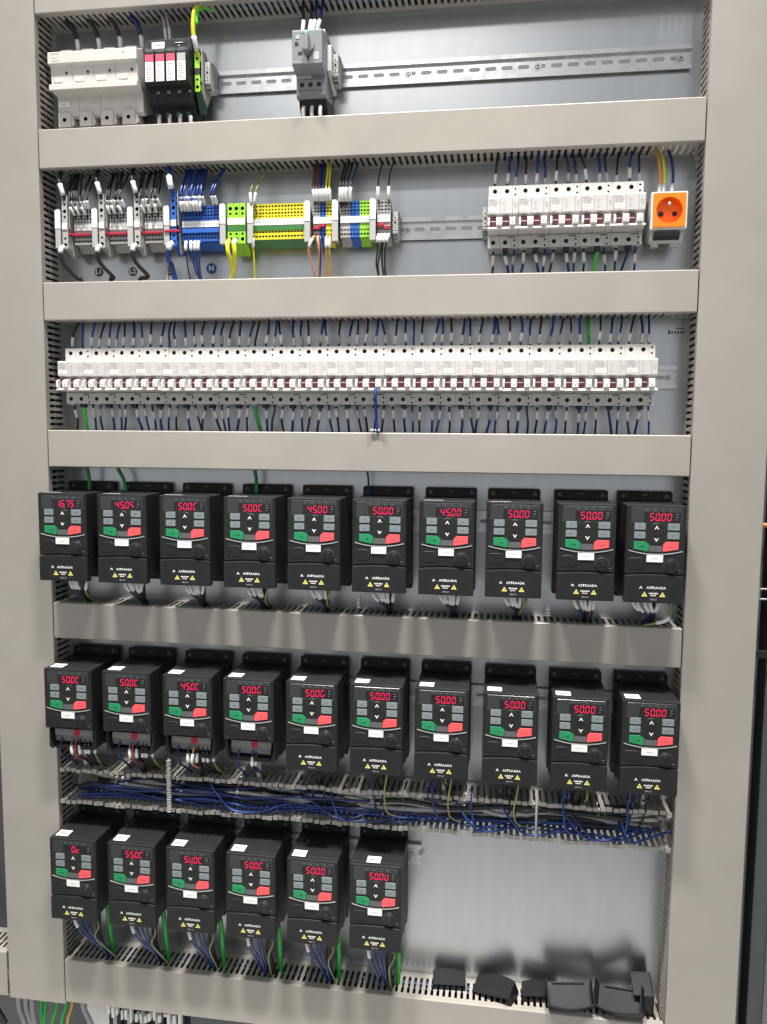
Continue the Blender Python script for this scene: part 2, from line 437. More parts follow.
# ------------------------------------------------------------------ two-pole breakers with side module
def make_breaker():
    root = thing('circuit_breaker', 'x', 'circuit breaker', (0, 0, 0))
    b = MB()
    prof = [(-8, 45), (-46, 46), (-46, 24), (-73.5, 23), (-75, 21.5), (-75, -1), (-68, -3), (-68, -20), (-77, -21), (-77, -24.5), (-46, -26.5), (-46, -45), (-8, -45),
            (-8, -18), (-4, -18), (-4, 18), (-8, 18)]
    for x0, x1 in ((.12, 17.9), (18.1, 35.9), (36.1, 44.88)):
        b.prism(prof, 'x', x0, x1)
    body = b.build('body', ['breaker'], root, bevel=0.45, seg=1)
    for z0, z1, cz, dx in ((24.6, 46, 38, 0.5), (-45, -27.2, -37, -.8)):
        f = MB()
        for x0, x1, cx in ((.12, 17.9, 9 + dx), (18.1, 35.9, 27 + dx)):
            f.holecell(x0, x1, z0, z1, cx, cz, 3.3, 3.3, -50, 3.6, 0, 1, 16)
            f.box(x0, x1, -50 + .05, -46, z0, z0 + .02); f.box(x0, x1, -49.95, -46, z1 - .02, z1)
        f.holecell(36.1, 44.88, cz - 2, z1 if z1 > 0 else z1, 40, cz + 3, 1.6, 1.6, -50, 3.6, 0, 1, 8)
        f.holecell(36.1, 44.88, z0, cz - 2, 40, cz - 5.3, 1.6, 1.6, -50, 3.6, 0, 1, 8)
        for xx in (.12, 17.8, 18.1, 35.8, 36.1, 44.78): f.box(xx, xx + .1, -49.95, -46, z0, z1)
        f.build('terminal_face', ['breaker', 'hole'], root, fix=False)
    for x0, x1 in ((12.6, 21.2), (32.2, 40.2)):
        l = MB().prism([(-66, -6), (-80, -7.5), (-84, -10), (-84.5, -19), (-82, -21), (-66, -21)], 'x', x0, x1)
        l.box((x0 + x1) / 2 - 1.2, (x0 + x1) / 2 + 1.2, -84.7, -84.2, -17, -14, 1)
        l.build('lever', ['lever', 'printgrey'], root, bevel=0.7)
    l = MB().prism([(-66, -6), (-78, -7.5), (-82, -10), (-82.5, -19), (-80, -21), (-66, -21)], 'x', .3, 3.2).build('lever_rib', 'lever', root, bevel=0.5, seg=1)
    for x0, x1 in ((3.4, 12.2), (21.6, 30.5)):
        q = MB().box(x0, x1, -73, -68.1, -20, -5); q.box(x0, x1, -73.2, -73, -12.6, -11.2, 1)
        q.build('status_window', ['redwin', 'printpink'], root)
    MB().prism([(-70, -21.2), (-81, -21.8), (-82, -24.6), (-70, -24.6)], 'x', .3, 44.7).build('tie_bar', 'lever', root, bevel=0.4, seg=1)
    q = MB().box(1.0, 16.5, -75.25, -74.9, 2.2, 8.2); q.box(4, 11, -75.35, -75.2, 4.7, 5.6, 1)
    q.build('label_sticker', ['paper', 'printpink'], root)
    q = MB()
    for z, x0, x1 in ((18.3, 1.5, 11), (15.6, 2, 6), (15.6, 7, 14), (13, 2.5, 13), (10.6, 2, 5), (10.6, 8, 12)): q.box(x0, x1, -75.2, -74.9, z, z + .9)
    q.box(38.5, 42.5, -75.2, -74.9, 8, 8.5); q.box(38.5, 42.5, -75.2, -74.9, 13, 13.5); q.box(38.5, 39, -75.2, -74.9, 8, 13.5); q.box(42, 42.5, -75.2, -74.9, 8, 13.5)
    q.box(23.5, 24, -75.2, -74.9, 4, 14); q.box(21, 26, -75.2, -74.9, 14, 14.4); q.box(21, 26, -75.2, -74.9, 4, 4.4)
    q.build('printed_marks', 'printgrey', root)
    q = MB()
    for i in range(5): q.box(30 + i * 2.2, 31.6 + i * 2.2, -50.4, -49.9, -30.6 + (i % 2) * .5, -28.6)
    q.build('printed_name', 'printdark', root)
    MB().box(22.5, 31, -48.5, -38, -51, -44.8).build('rail_clip', 'hole', root, bevel=.5, seg=1)
    q = MB().box(3.5, 12.5, -47.5, -40, -47.5, -44.8).build('foot_slot', 'printgrey', root)
    return root
BRK = make_breaker(); first = True
X3 = 27.4; X2 = 720.3
for i in range(21):
    b = BRK if first else copy_tree(BRK); first = False
    b.location = ((X3 + 45 * i) * MM, U(-.4, .4) * MM, (R3 + U(-.4, .4)) * MM)
    nm = 'leftmost' if i == 0 else ('rightmost' if i == 20 else ORD[i + 1])
    tag(b, f'white two-pole breaker, {nm}{" from the left" if 0 < i < 20 else ""} in the long breaker row', 'circuit breaker', 'breakers of the long row')
for i in range(5):
    b = copy_tree(BRK); b.location = ((X2 + 45.2 * i) * MM, 0, (R2 + 2) * MM)
    nm = ('first', 'second', 'third', 'fourth', 'fifth')[i]
    tag(b, f'white two-pole breaker, {nm} of five left of the orange socket', 'circuit breaker', 'breakers beside the orange socket')

# breaker wires: black to pole one, blue to pole two, blue to the side module
def bwires(x, zc, side, where, grp, ztop, zbot, special=None):
    for j, (dx, dep, m, r, tn) in enumerate(((9, 40, 'w_black', 1.7, 'left pole'), (27, 40, random.choice(('w_navy', 'w_blue')), 2.0, 'middle pole'), (39.5, 36, random.choice(('w_navy', 'w_blue')), 1.7, 'side module'))):
        mm = m
        if special and j in special: mm = special[j]
        col = {'w_black': 'black', 'w_navy': 'blue', 'w_blue': 'blue', 'w_green': 'green', 'w_lime': 'bright green'}[mm]
        x0 = x + dx + U(-1.5, 1.5); s = 1 if side == 'top' else -1
        z0 = zc + s * 44; z1 = ztop if s > 0 else zbot
        lean = U(-6, 6); far = U(-12, 9)
        h = z1 - z0
        d1 = dep + U(-6, 3)
        pts = [(x0, -dep, z0 - s * 4), (x0 + U(-1, 1), -d1, z0 + h * .22), (x0 + lean * .6, -d1 + U(-2, 5), z0 + h * .6), (x0 + lean + far * .3, -d1 + U(4, 12), z1), (x0 + lean + far * .6, -d1 + U(8, 14), z1 + s * 18)]
        if mm in ('w_green', 'w_lime'): r = 3.0
        a = U(7, 13) + (4 if s < 0 else 0)
        sl = (a, a + U(13, 16)) if mm not in ('w_green', 'w_lime') and random.random() < .93 else None
        wire(pts, r, mm, f'{col} wire {"above" if s > 0 else "below"} {where}, at its {tn}', grp, sl, name='breaker_wire', sm='sleeve' if random.random() < .85 else 'sleevegrey', sr=r + 1.0)
for i in range(21):
    nm = 'leftmost' if i == 0 else ('rightmost' if i == 20 else ORD[i + 1])
    wh = f'the {nm} breaker of the long row'
    bwires(X3 + 45 * i, R3, 'top', wh, 'wires above the long breaker row', 1664.5, 0, {2: 'w_green'} if i == 18 else None)
    bwires(X3 + 45 * i, R3, 'bottom', wh, 'wires below the long breaker row', 0, 1485.5, {1: 'w_lime'} if i == 0 else ({0: 'w_green'} if i == 7 else None))
for i in range(5):
    wh = f'the {ORD[i+1]} of five breakers by the socket'
    bwires(X2 + 45.2 * i, R2 + 2, 'top', wh, 'wires above the short breaker row', 1904, 0)
    bwires(X2 + 45.2 * i, R2 + 2, 'bottom', wh, 'wires below the short breaker row', 0, 1725.5, {1: 'w_lime'} if i == 3 else None)
p = at(375, 388, .086) * 1000; q = at(377.5, 431, .068) * 1000
hang = wire([(p.x, p.y, p.z), (p.x + 1, p.y - 2, p.z - 14), (q.x - 1, q.y - 6, q.z + 20), (q.x, q.y - 1, q.z), (q.x + 1, q.y + 12, q.z - 3)], 2.4, 'w_blue',
     'bright blue strap hanging in front of the long breaker row', None, None, name='blue_strap', catn='strap')
q = MB().box(-11, -5.5, -2, .5, -1.8, 1.8); q.box(-4, 4, -2, .5, -1.6, 1.9)
q.build('white_tab', 'white', loc=(0, 0, 0), bevel=.4, seg=1).parent = hang
bpy.data.objects['white_tab'].location = ((at(377.5, 431, .068) * 1000 - p) + Vector((0, -1.5, 1.5))) * MM

# ------------------------------------------------------------------ row of terminal blocks
def slice_mesh(wd, holes, matb, dep, ztop, zbot, zlow, big=False):
    """one terminal: sunk holes on the face, marker tag, jumper channel; local x 0..wd, z relative to rail"""
    m = MB()
    g = .12
    m.prism([(-4, 17), (-20, zlow + 6 if False else 24), (-dep + 9, ztop), (-dep + 6, ztop), (-dep + 6, zbot), (-dep + 12, zbot), (-22, zlow), (-4, -17)], 'x', g, wd - g, 0)
    zs = sorted(holes, key=lambda h: -h[0])
    ztops = [h[0] + h[1] + h[3] for h in zs]; zbots = [h[0] - h[1] - h[3] for h in zs]
    for (z, hz, hx, pad, rnd), zt, zb_ in zip(zs, ztops, zbots):
        m.holecell(g, wd - g, zb_, zt, wd / 2, z, hx, hz, -dep, 5.5, 0, 1, 12 if rnd else 8, square=not rnd)
    edges = [ztop] + [v for p in zip(ztops, zbots) for v in p] + [zbot]
    for a, b in zip(edges[0::2], edges[1::2]):
        if a - b > .3: m.box(g, wd - g, -dep, -dep + 6, b, a, 0)
    m.box(g, g + .25, -dep, -dep + 6, zbot, ztop, 0); m.box(wd - g - .25, wd - g, -dep, -dep + 6, zbot, ztop, 0)
    return m.mesh('terminal', [matb, 'hole'], fix=False)
SM = {}
def small_slice(matb):
    if matb not in SM:
        h = [(31, 1.7, 1.75, .8, True), (25.8, 1.3, 1.3, .7, False), (20.6, 1.7, 1.75, .8, True), (15.8, 1.2, 1.2, .7, False), (-8.5, 1.4, 1.4, .7, False), (-15, 1.8, 1.8, .8, True)]
        SM[matb] = slice_mesh(5.15, h, matb, 45, 35, -20, -30)
    return SM[matb]
def big_slice(matb, wd=10.0):
    k = (matb, wd)
    if k not in SM:
        h = [(50, 2.6, 2.6, 1, True), (42, 1.8, 1.8, .8, False), (31, 3.0, 3.0, 1, True), (22, 1.8, 1.8, .8, False), (-12, 1.8, 1.8, .8, False), (-22, 3.0, 3.0, 1, True)]
        SM[k] = slice_mesh(wd, h, matb, 55, 56, -28, -38)
    return SM[k]
def strip_extras(root, x0, x1, dep, z0=2, z1=11.5, n=None, jump=None, sub='tgrey'):
    m = MB().box(x0 + .2, x1 - .2, -dep - 1.6, -dep + .5, z0, z1)
    n = n or max(1, int((x1 - x0) / 5.15))
    for i in range(n):
        c = x0 + (x1 - x0) * (i + .5) / n
        m.box(c - .9, c + .9, -dep - 1.75, -dep - 1.5, (z0 + z1) / 2 - .9 + U(-.4, .4), (z0 + z1) / 2 + .9, 1)
    m.build('marker_strip', ['paper', 'printgrey'], root)
def px(pxl, py=225, dep=.045): return at(pxl, py, dep).x * 1000
def carrier(x, label):
    root = thing('end_bracket', label, 'marker carrier', (x, 0, R2), 'white marker carriers between the terminal groups')
    MB().prism([(-4, 16), (-25, 20), (-48, 36), (-52, 36), (-52, -26), (-48, -27), (-20, -24), (-4, -16)], 'x', 0, 7.2).build('foot', 'tgrey', root, bevel=.5, seg=1)
    q = MB().box(.4, 9.6, -55.5, -52.2, 4, 33); q.box(3.8, 4.4, -55.65, -55.4, 12, 26, 1); q.build('marker_card', ['paper', 'printgrey'], root, bevel=.4, seg=1)
    MB().box(.4, 9.6, -55, -52.2, -27, 3.6).build('clear_window', 'clear', root, bevel=.4, seg=1)
    return root
def group(label, x, parts, grp='modular terminal groups on the rail', jump=None, markers=True):
    """parts = list of (slice mesh, width)"""
    root = thing('terminal_block', label, 'terminal block', (x, 0, R2), grp)
    c = 0
    for me, wd in parts:
        put('terminal', me, root, (c, 0, 0)); c += wd
    if markers: strip_extras(root, 0, c, 45)
    return root, c
names = ['leftmost', 'second', 'third']
for i, (c0, b0, g0, g1) in enumerate(((55.5, 62, 74.5, 92), (92.2, 98.8, 110, 127.3), (127.6, 134.2, 145, 163.8))):
    carrier(px(c0, 225, .053), f'white marker carrier left of the {names[i]} tall grey terminal')
    xb = px(b0, 222, .055)
    root = thing('feed_terminal', f'{names[i]} tall grey feed terminal with black cable and red jumper', 'terminal', (xb, 0, R2), 'tall grey feed terminals')
    put('terminal', big_slice('tgrey'), root)
    MB().box(.6, 9.4, -56.5, -54.5, 2.5, 12).build('marker_tag', 'paper', root)
    MB().prism([(-4, 17), (-20, 38), (-50, 57), (-52, 57), (-52, 5), (-43, 0), (-47, -12), (-42, -38), (-38, -40), (-22, -28), (-4, -17)], 'x', 10.1, 11.8).build('end_plate', 'tgrey', root, bevel=.3, seg=1)
    xs = px(g0, 225); xe = px(g1, 225); n = max(3, round((xe - xs) / 5.15))
    root, c = group(f'grey terminal group crowded with black wires beside the {names[i]} tall terminal', xs, [(small_slice('tgrey'), 5.15)] * n)
    j = MB().box(-20, c - 1, -49, -42, -6.8, -2.8); j.build('jumper_bar', 'jumper', root, bevel=.5, seg=1)
    j = MB().box(-22, -2, -53, -49, -6.4, -3.2); j.build('jumper_bridge', 'jumper', root, bevel=.5, seg=1)
    # wires of this group
    for k in range(n):
        x0 = xs + 5.15 * (k + .5)
        for q in range(2 if k % 2 == 0 else 1):
            dz = 31 if q == 0 else 20.5; z0 = R2 + dz
            top = 1905; lx = U(-8, 8)
            pts = [(x0, -41, z0), (x0 + U(-1, 1), -52 - q * 3, z0 + 9), (x0 + lx * .4 - 2, -55 - U(0, 6), z0 + 20), (x0 + lx - 4, -46, z0 + 42), (x0 + lx - 6, -30 + U(-9, 6), top), (x0 + lx - 6, -28, top + 22)]
            wire(pts, 1.5, 'w_black', f'black control wire packed above the {names[i]} grey terminal group', f'wires above the {names[i]} grey group', (8 + q * 3, 22 + q * 3), name='control_wire')
    # fat black feeders
    x0 = xb + 5
    wire([(x0, -50, R2 + 50), (x0 - .5, -58, R2 + 58), (x0 - 6, -58, R2 + 80), (x0 - 9, -44, 1908), (x0 - 9, -40, 1930)], 3.4, 'w_black', f'thick black feeder entering the {names[i]} tall grey terminal from above', 'black feeder cables', (9, 27), name='feeder_cable', catn='cable', sr=3.9)
    e = at((82, 112, 141)[i], 281, .03) * 1000
    wire([(x0 - 2, -50, R2 - 22), (x0 - 5, -62, R2 - 32), (x0 - 3, -58, R2 - 52), (x0 + 10, -40, R2 - 72), (e.x, -34, e.z + 2), (e.x + 6, -30, e.z - 22)], 3.4, 'w_black', f'thick black cable curving down from the {names[i]} tall grey terminal', 'black feeder cables', (6, 21), name='feeder_cable', catn='cable', sr=3.9)
# blue neutral group
carrier(px(164, 225, .053), 'white marker carrier left of the blue terminal group')
xb = px(170.6, 222, .055)
root = thing('feed_terminal', 'tall blue feed terminal with thick blue cable', 'terminal', (xb, 0, R2))
put('terminal', big_slice('tblue'), root)
MB().box(.6, 9.4, -56.5, -54.5, 2.5, 12).build('marker_tag', 'paper', root)
MB().prism([(-4, 17), (-20, 38), (-50, 57), (-52, 57), (-52, 5), (-43, 0), (-47, -12), (-42, -38), (-38, -40), (-22, -28), (-4, -17)], 'x', 10.1, 11.8).build('end_plate', 'tgrey', root, bevel=.3, seg=1)
MB().box(-10, 14, -57, -48, -6.8, -3).build('jumper_bar', 'jumper', root, bevel=.5, seg=1)
xs = px(182.5, 225); xe = px(220.5, 225); n = round((xe - xs) / 5.15)
root, c = group('long blue terminal group above the round N sticker', xs, [(small_slice('tblue'), 5.15)] * n)
MB().box(0, c, -47.5, -42, -7, -.5).build('jumper_bar', 'tblue', root, bevel=.4, seg=1)
for k in range(n):
    if k in (8, 9): continue
    x0 = xs + 5.15 * (k + .5)
    for q in range(2 if k < 7 else 1):
        z0 = R2 + (31, 20.5)[q]; lx = U(-5, 5)
        pts = [(x0, -41, z0), (x0, -52 - 3 * q, z0 + 9), (x0 + lx * .4, -54 - U(0, 6), z0 + 22), (x0 + lx + (6 if k > 8 else 0), -46, z0 + 46), (x0 + lx + (10 if k > 8 else 0), -32, 1906), (x0 + lx, -28, 1930)]
        wire(pts, 1.6, 'w_blue', 'blue control wire with white sleeve above the long blue terminal group', 'wires above the blue group', (8 + q * 4, 23 + q * 4), name='control_wire')
x0 = xb + 5
wire([(x0, -50, R2 + 50), (x0 - .5, -60, R2 + 58), (x0 - 3, -62, R2 + 72), (x0 - 9, -48, 1906), (x0 - 10, -44, 1930)], 4.2, 'w_blue', 'thick blue feeder entering the tall blue terminal from above', None, (14, 34), name='feeder_cable', catn='cable', sr=4.8)
e = at(176.5, 280, .03) * 1000
wire([(x0 - 2, -50, R2 - 22), (x0 - 5, -62, R2 - 30), (x0 - 9, -56, R2 - 50), (e.x - 4, -40, e.z + 22), (e.x, -34, e.z), (e.x + 6, -30, e.z - 20)], 4.0, 'w_blue', 'thick blue cable curving down from the tall blue terminal', None, (6, 21), name='feeder_cable', catn='cable', sr=4.6)
for k, (pa, pb, m) in enumerate(((186.5, 191, 'w_black'), (191.5, 200, 'w_blue'), (195.5, 201, 'w_blue'), (199, 202, 'w_blue'))):
    a = at(pa, 243, .047) * 1000; e = at(pb, 282, .03) * 1000
    wire([(a.x, -41, R2 - 15), (a.x, -50, R2 - 24), (a.x + (e.x - a.x) * .15, -49, R2 - 40), (a.x * .4 + e.x * .6, -40, R2 - 66), (e.x, -32, e.z + 3), (e.x, -30, e.z - 20)], 1.7 if k else 1.2, m,
         ('thin black wire leaving the underside of the blue terminal group' if k == 0 else f'blue wire, {ORD[k]} of three leaving under the blue terminal group'), None if k == 0 else 'blue wires under the blue group', (9, 24), name='control_wire', sr=2.7)
a = at(166, 266, .03) * 1000
wire([(a.x, -22, a.z + 4), (a.x, -26, a.z - 6), (a.x + 1, -26, a.z - 26), (a.x + 1, -26, a.z - 40)], 2.6, 'sleevegrey', 'short white sleeved stub left of the thick blue cable', None, None, name='sleeved_stub', catn='sleeve')
# earth terminals
carrier(px(219.8, 225, .053), 'white marker carrier between blue and green-yellow terminals')
xs = px(227.5, 225, .05)
root = thing('earth_terminal', 'three large bright green and yellow earth terminals in a block', 'terminal block', (xs, 0, R2))
EB = slice_mesh(9.9, [(28, 3.0, 3.0, 1, True), (20, 1.8, 1.8, .8, False), (-11, 1.8, 1.8, .8, False), (-19, 3.0, 3.0, 1, True)], 'tgreen', 50, 36, -26, -40)
EB2 = slice_mesh(9.9, [(28, 3.0, 3.0, 1, True), (20, 1.8, 1.8, .8, False), (-11, 1.8, 1.8, .8, False), (-19, 3.0, 3.0, 1, True)], 'tyellow', 50, 36, -26, -40)
for k in range(3): put('terminal', EB, root, (k * 9.9, 0, 0))
q = MB()
for k in range(3): q.box(k * 9.9 + .5, k * 9.9 + 9.4, -51.4, -49.5, 3, 13)
q.build('marker_tag', 'paper', root)
MB().box(.3, 29.4, -50.6, -49.8, -6, 1).build('dark_channel', 'tdkgreen', root)
carrier(px(247.3, 225, .053), 'grey marker carrier right of the three large earth terminals')
for k, (pa, pb, m) in enumerate(((229, 233, 'w_lime'), (235.5, 232, 'w_yg'))):
    a = at(pa, 243, .05) * 1000; e = at(pb, 279, .04) * 1000
    wire([(a.x, -46, R2 - 19), (a.x, -57, R2 - 27), (a.x + 2, -60, R2 - 42), (a.x * .4 + e.x * .6 + 4, -50, R2 - 62), (e.x, -42, e.z), (e.x - 6, -36, e.z - 18)], 3.6, 'w_yg' if k else 'w_yg',
         f'thick yellow-green earth cable, {"right" if k else "left"} of the pair under the large earth terminals', 'earth cables', (5, 16) if k else None, name='earth_cable', catn='cable', sr=4.1)
xs = px(252.3, 225); n = 17
root, c = group('long yellow and green earth terminal group', xs, [(small_slice('tyellow'), 5.15)] * n)
MB().box(.2, c - .2, -46.2, -44, -6, 1.2).build('dark_channel', 'tdkgreen', root)
MB().prism([(-36, -20.5), (-44.5, -20.5), (-34, -30), (-22, -30)], 'x', 0, c).build('green_foot', 'tdkgreen', root)
for k in range(2):
    x0 = xs + 3 + 5 * k
    wire([(x0, -41, R2 + 20), (x0 - 1, -54, R2 + 30), (x0 - 2 + k * 4, -56, R2 + 52), (x0 + 6 + k * 3, -44, R2 + 78), (x0 + 9 + k * 3, -32, 1908), (x0 + 10, -30, 1930)], 1.6, 'w_ygdark',
         f'yellow-green wire, {"right" if k else "left"} of two rising from the yellow terminal group', 'earth wires', (20, 36), name='earth_wire')
e = at(255.5, 280, .035) * 1000
wire([(xs + 3, -41, R2 - 15), (xs + 2.5, -50, R2 - 24), (xs + 3, -47, R2 - 48), (e.x, -38, e.z), (e.x, -34, e.z - 18)], 1.5, 'w_yg', 'single thin yellow wire under the yellow terminal group', None, (7, 22), name='earth_wire', sr=2.6)
carrier(px(304.2, 225, .053), 'white marker carrier right of the yellow terminal group')
G, B_, Y = (small_slice('tgrey'), 5.15), (small_slice('tblue'), 5.15), (small_slice('tyellow'), 5.15)
GN = (small_slice('tgreen'), 5.15)
def jumpers(root, spec):
    for a, b, z in spec:
        MB().box(a, b, -49, -43, z - 2.2, z + 2.2).build('jumper_bar', 'jumper', root, bevel=.4, seg=1)
xs = px(313.3, 225); root, c = group('small terminal group of grey, blue and yellow with brown wires', xs, [G, G, B_, B_, Y, Y]); jumpers(root, ((0, 11, -5), (10, 20, -1.5)))
for k, (dx, m, cn) in enumerate(((2.5, 'w_brown', 'left brown'), (7, 'w_brown', 'right brown'), (12.5, 'w_navy', 'left dark blue'), (17.5, 'w_navy', 'right dark blue'), (22.5, 'w_yg', 'left yellow'), (27.5, 'w_yg', 'right yellow'))):
    x0 = xs + dx
    wire([(x0, -41, R2 + 31), (x0, -51, R2 + 42), (x0 - 1, -50, R2 + 58), (x0 - 1 + U(-2, 2), -42, R2 + 80), (x0 - 2, -34, 1908), (x0 - 2, -32, 1930)], 2.4 if k < 4 else 1.7, m, f'{cn} wire above the small mixed terminal group', 'wires above the small mixed group', (8, 25), name='control_wire', sr=2.9)
for k, (dx, px1, m, cn) in enumerate(((3, 316, 'w_pink', 'pink'), (7.5, 319.5, 'w_orange', 'orange'), (13, 320, 'w_navy', 'dark blue'), (22.5, 328, 'w_amber', 'left amber'), (27.5, 331, 'w_amber', 'right amber'))):
    x0 = xs + dx; e = at(px1, 280, .03) * 1000; bow = (-9, 4, 0, 0, 0)[k]
    wire([(x0, -41, R2 - 15), (x0 + bow * .3, -52, R2 - 22), (x0 + bow, -52, R2 - 40), ((x0 + e.x) / 2 + bow * .4, -42, R2 - 64), (e.x, -34, e.z), (e.x, -32, e.z - 18)], 1.8, m, f'{cn} wire looping down below the small mixed terminal group', 'wires below the small mixed group', (14, 28) if k in (0, 3, 4) else None, name='control_wire', sm='sleeve', sr=2.6)
carrier(px(332, 225, .053), 'white marker carrier left of the grey, blue and green trio')
xs = px(340.3, 225); root, c = group('terminal group in thirds of grey, blue and green', xs, [G, G, G, B_, B_, B_, GN, GN, GN])
for k, (dx, m, cn) in enumerate(((1, 'w_black', 'first black'), (5, 'w_black', 'second black'), (10, 'w_black', 'third black'), (17, 'w_navy', 'dark blue'))):
    x0 = xs + dx
    wire([(x0, -41, R2 + 26), (x0, -52, R2 + 36), (x0 + 1, -54, R2 + 55), (x0 + 2 + k, -46, R2 + 74), (x0 + 6 + k, -34, 1908), (x0 + 8, -32, 1930)], 1.6 if k == 3 else 2.0, m, f'{cn} wire above the grey, blue and green terminal group', 'wires above the three-colour group', (12, 32), name='control_wire', sr=2.7)
carrier(px(369.6, 225, .053), 'white marker carrier left of the last four grey terminals')
xs = px(377.3, 225); root, c = group('last group of four grey terminals before the bare rail', xs, [G, G, G, G]); jumpers(root, ((-.5, 11, -3), (11, 20.5, -7)))
for k, dx in enumerate((1.5, 18)):
    x0 = xs + dx
    wire([(x0, -41, R2 + 31), (x0, -50, R2 + 40), (x0, -48, R2 + 60), (x0 + 2, -42, R2 + 80), (x0 + 6, -34, 1908), (x0 + 8, -32, 1930)], 1.1, 'w_black', f'thin black wire, {"right" if k else "left"} one above the last four grey terminals', 'thin wires over the last grey group', (8, 26), name='control_wire', sr=2.7)
for k, (dx, px1) in enumerate(((2.5, 378.5), (7.5, 379), (12.5, 384), (17.5, 386))):
    x0 = xs + dx; e = at(px1, 275, .03) * 1000
    wire([(x0, -41, R2 - 15), (x0, -52, R2 - 22), (x0 - (4 if k > 1 else 1), -50, R2 - 40), ((x0 + e.x) / 2 - 3, -42, R2 - 60), (e.x, -34, e.z), (e.x + 3, -30, e.z - 26)], 1.5, 'w_black', f'black wire, {ORD[k+1]} of four under the last four grey terminals', 'wires under the last grey group', (6, 22), name='control_wire', sr=2.7)
def end_clamp(x, z, label):
    root = thing('end_clamp', label, 'end clamp', (x, 0, z), 'grey end clamps on the rails')
    MB().prism([(-3, 17), (-20, 22), (-40, 18), (-40, -14), (-34, -20), (-16, -24), (-3, -17)], 'x', 0, 8.5).build('body', 'tgrey', root, bevel=.6, seg=1)
    f = MB()
    for zz, r in ((9, 1.3), (1.5, 2.2), (-6, 1.3)): f.holecell(.4, 8.1, zz - 3.3, zz + 3.3, 4.25, zz, r, r, -40.6, .5, 0, 1, 10)
    f.build('screw_face', ['tgrey', 'hole'], root, fix=False)
    MB().box(1, 7.5, -38, -30, -22, -16).build('foot', 'mpcbdark', root, bevel=.4, seg=1)
    return root
end_clamp(px(392.5, 225, .04), R2, 'grey end clamp right of the last grey terminals')
end_clamp(px(482.5, 220, .04), R2 + 2, 'grey end clamp left of the five breakers')

# stickers on the plate
def sticker(label, cx, cy, r, m, txt, tm, ring=None):
    p = at(cx, cy, .0005) * 1000
    root = thing('plate_sticker', label, 'sticker', (p.x, -.3, p.z))
    MB().cyl((0, 0), 'y', r, 0, -.5, 28).build('disc', m, root)
    if ring: MB().cyl((0, 0), 'y', r * .8, -.5, -.65, 28).build('ring_inside', ring, root)
    put('letter', textmesh(txt, r * 1.0, tm), root, (0, -.9, 0))
sticker('round blue sticker with a white letter N on the plate', 211.5, 268.5, 8.8, 'stickerblue', 'N', 'print')
sticker('round black L1 sticker beside the second black cable', 99, 272, 7.5, 'printdark', 'L1', 'print')
sticker('round black L2 sticker beside the third black cable', 132.8, 271.5, 7.5, 'printdark', 'L2', 'print')
sticker('round black L3 sticker half behind the thick blue cable', 169.5, 271, 7.5, 'printdark', 'L3', 'print')

# ------------------------------------------------------------------ orange socket
root = thing('socket', 'orange power socket in a white rail housing', 'socket', (954.5, 0, 1809), None)
MB().prism([(-5, 22), (-50, 24), (-60, 24), (-60, -31), (-56, -40), (-50, -43), (-5, -30)], 'x', 1, 48).build('housing', 'breakerlo', root, bevel=.8)
q = MB().box(-.5, 2.2, -73, -60.2, -26.5, 25); q.box(47.3, 49.8, -73, -60.2, -26.5, 25); q.box(2.2, 47.3, -73, -60.2, 22.7, 25); q.box(2.2, 47.3, -73, -60.2, -26.5, -24.7)
q.build('frame', 'white', root, bevel=.3, seg=1)
q = MB().holecell(2.2, 47.3, -24.7, 22.7, 24.7, -1, 18.3, 18.3, -75, 13.4, 0, 0, 40)
for a in ((2.2, 2.25, -24.7, 22.7), (47.25, 47.3, -24.7, 22.7), (2.2, 47.3, -24.7, -24.65), (2.2, 47.3, 22.65, 22.7)): q.box(a[0], a[1], -75, -70, a[2], a[3])
q.build('face', 'orange', root, fix=False)
q = MB().cyl((15.2, -3.5), 'y', 2.6, -62.6, -61.5, 14); q.cyl((34.5, -3.5), 'y', 2.6, -62.6, -61.5, 14); q.build('contact_hole', 'hole', root)
q = MB().cyl((15.2, -3.5), 'y', 3.8, -62.3, -61.5, 18); q.cyl((34.5, -3.5), 'y', 3.8, -62.3, -61.5, 18); q.build('contact_rim', 'redwin', root)
MB().cyl((24.8, 8.5), 'y', 2.3, -73.5, -61.5, 14).build('earth_pin', 'silver', root, bevel=.6)
q = MB().box(7, 42, -61.8, -57, -39, -31); o = q.build('dark_window', 'hole', root); o.rotation_euler = (0, 0, 0)
MB().prism([(-64.6, -28.5), (-65.6, -28.8), (-57.0, -39.4), (-56.0, -38.8)], 'x', 6, 43).build('window_cover', 'blackgloss', root)
q = MB().box(5, 15, -50, -38, -47, -42.5); q.box(32, 42, -50, -38, -47, -42.5); q.build('rail_clip', 'breakerlo', root, bevel=.4, seg=1)
for k, (dx, m, cn) in enumerate(((15, 'w_orange', 'brown-orange'), (21, 'w_yg', 'yellow-green'), (33, 'w_navy', 'dark blue'))):
    x0 = 954.5 + dx
    wire([(x0, -42, 1828), (x0, -42, 1846), (x0 + 1, -42, 1866), (x0 - 1, -36, 1890), (x0 - 5, -30, 1906), (x0 - 6, -28, 1926)], 2.3, m, f'{cn} wire feeding the orange socket from above', 'socket wires', (6, 26), name='socket_wire', sr=2.9, sm='sleeve')
p = at(659.5, 252, .001) * 1000
q = MB().box(-9, 9, -.6, 0, -3.5, 3.5); q.box(-7, 7, -.75, -.5, -1.5, 1.2, 1)
tag(q.build('plate_label', ['clear', 'printgrey'], loc=(p.x, -.3, p.z)), 'faint grey label on the plate under the orange socket', 'label')
p = at(677, 332, .001) * 1000
q = MB()
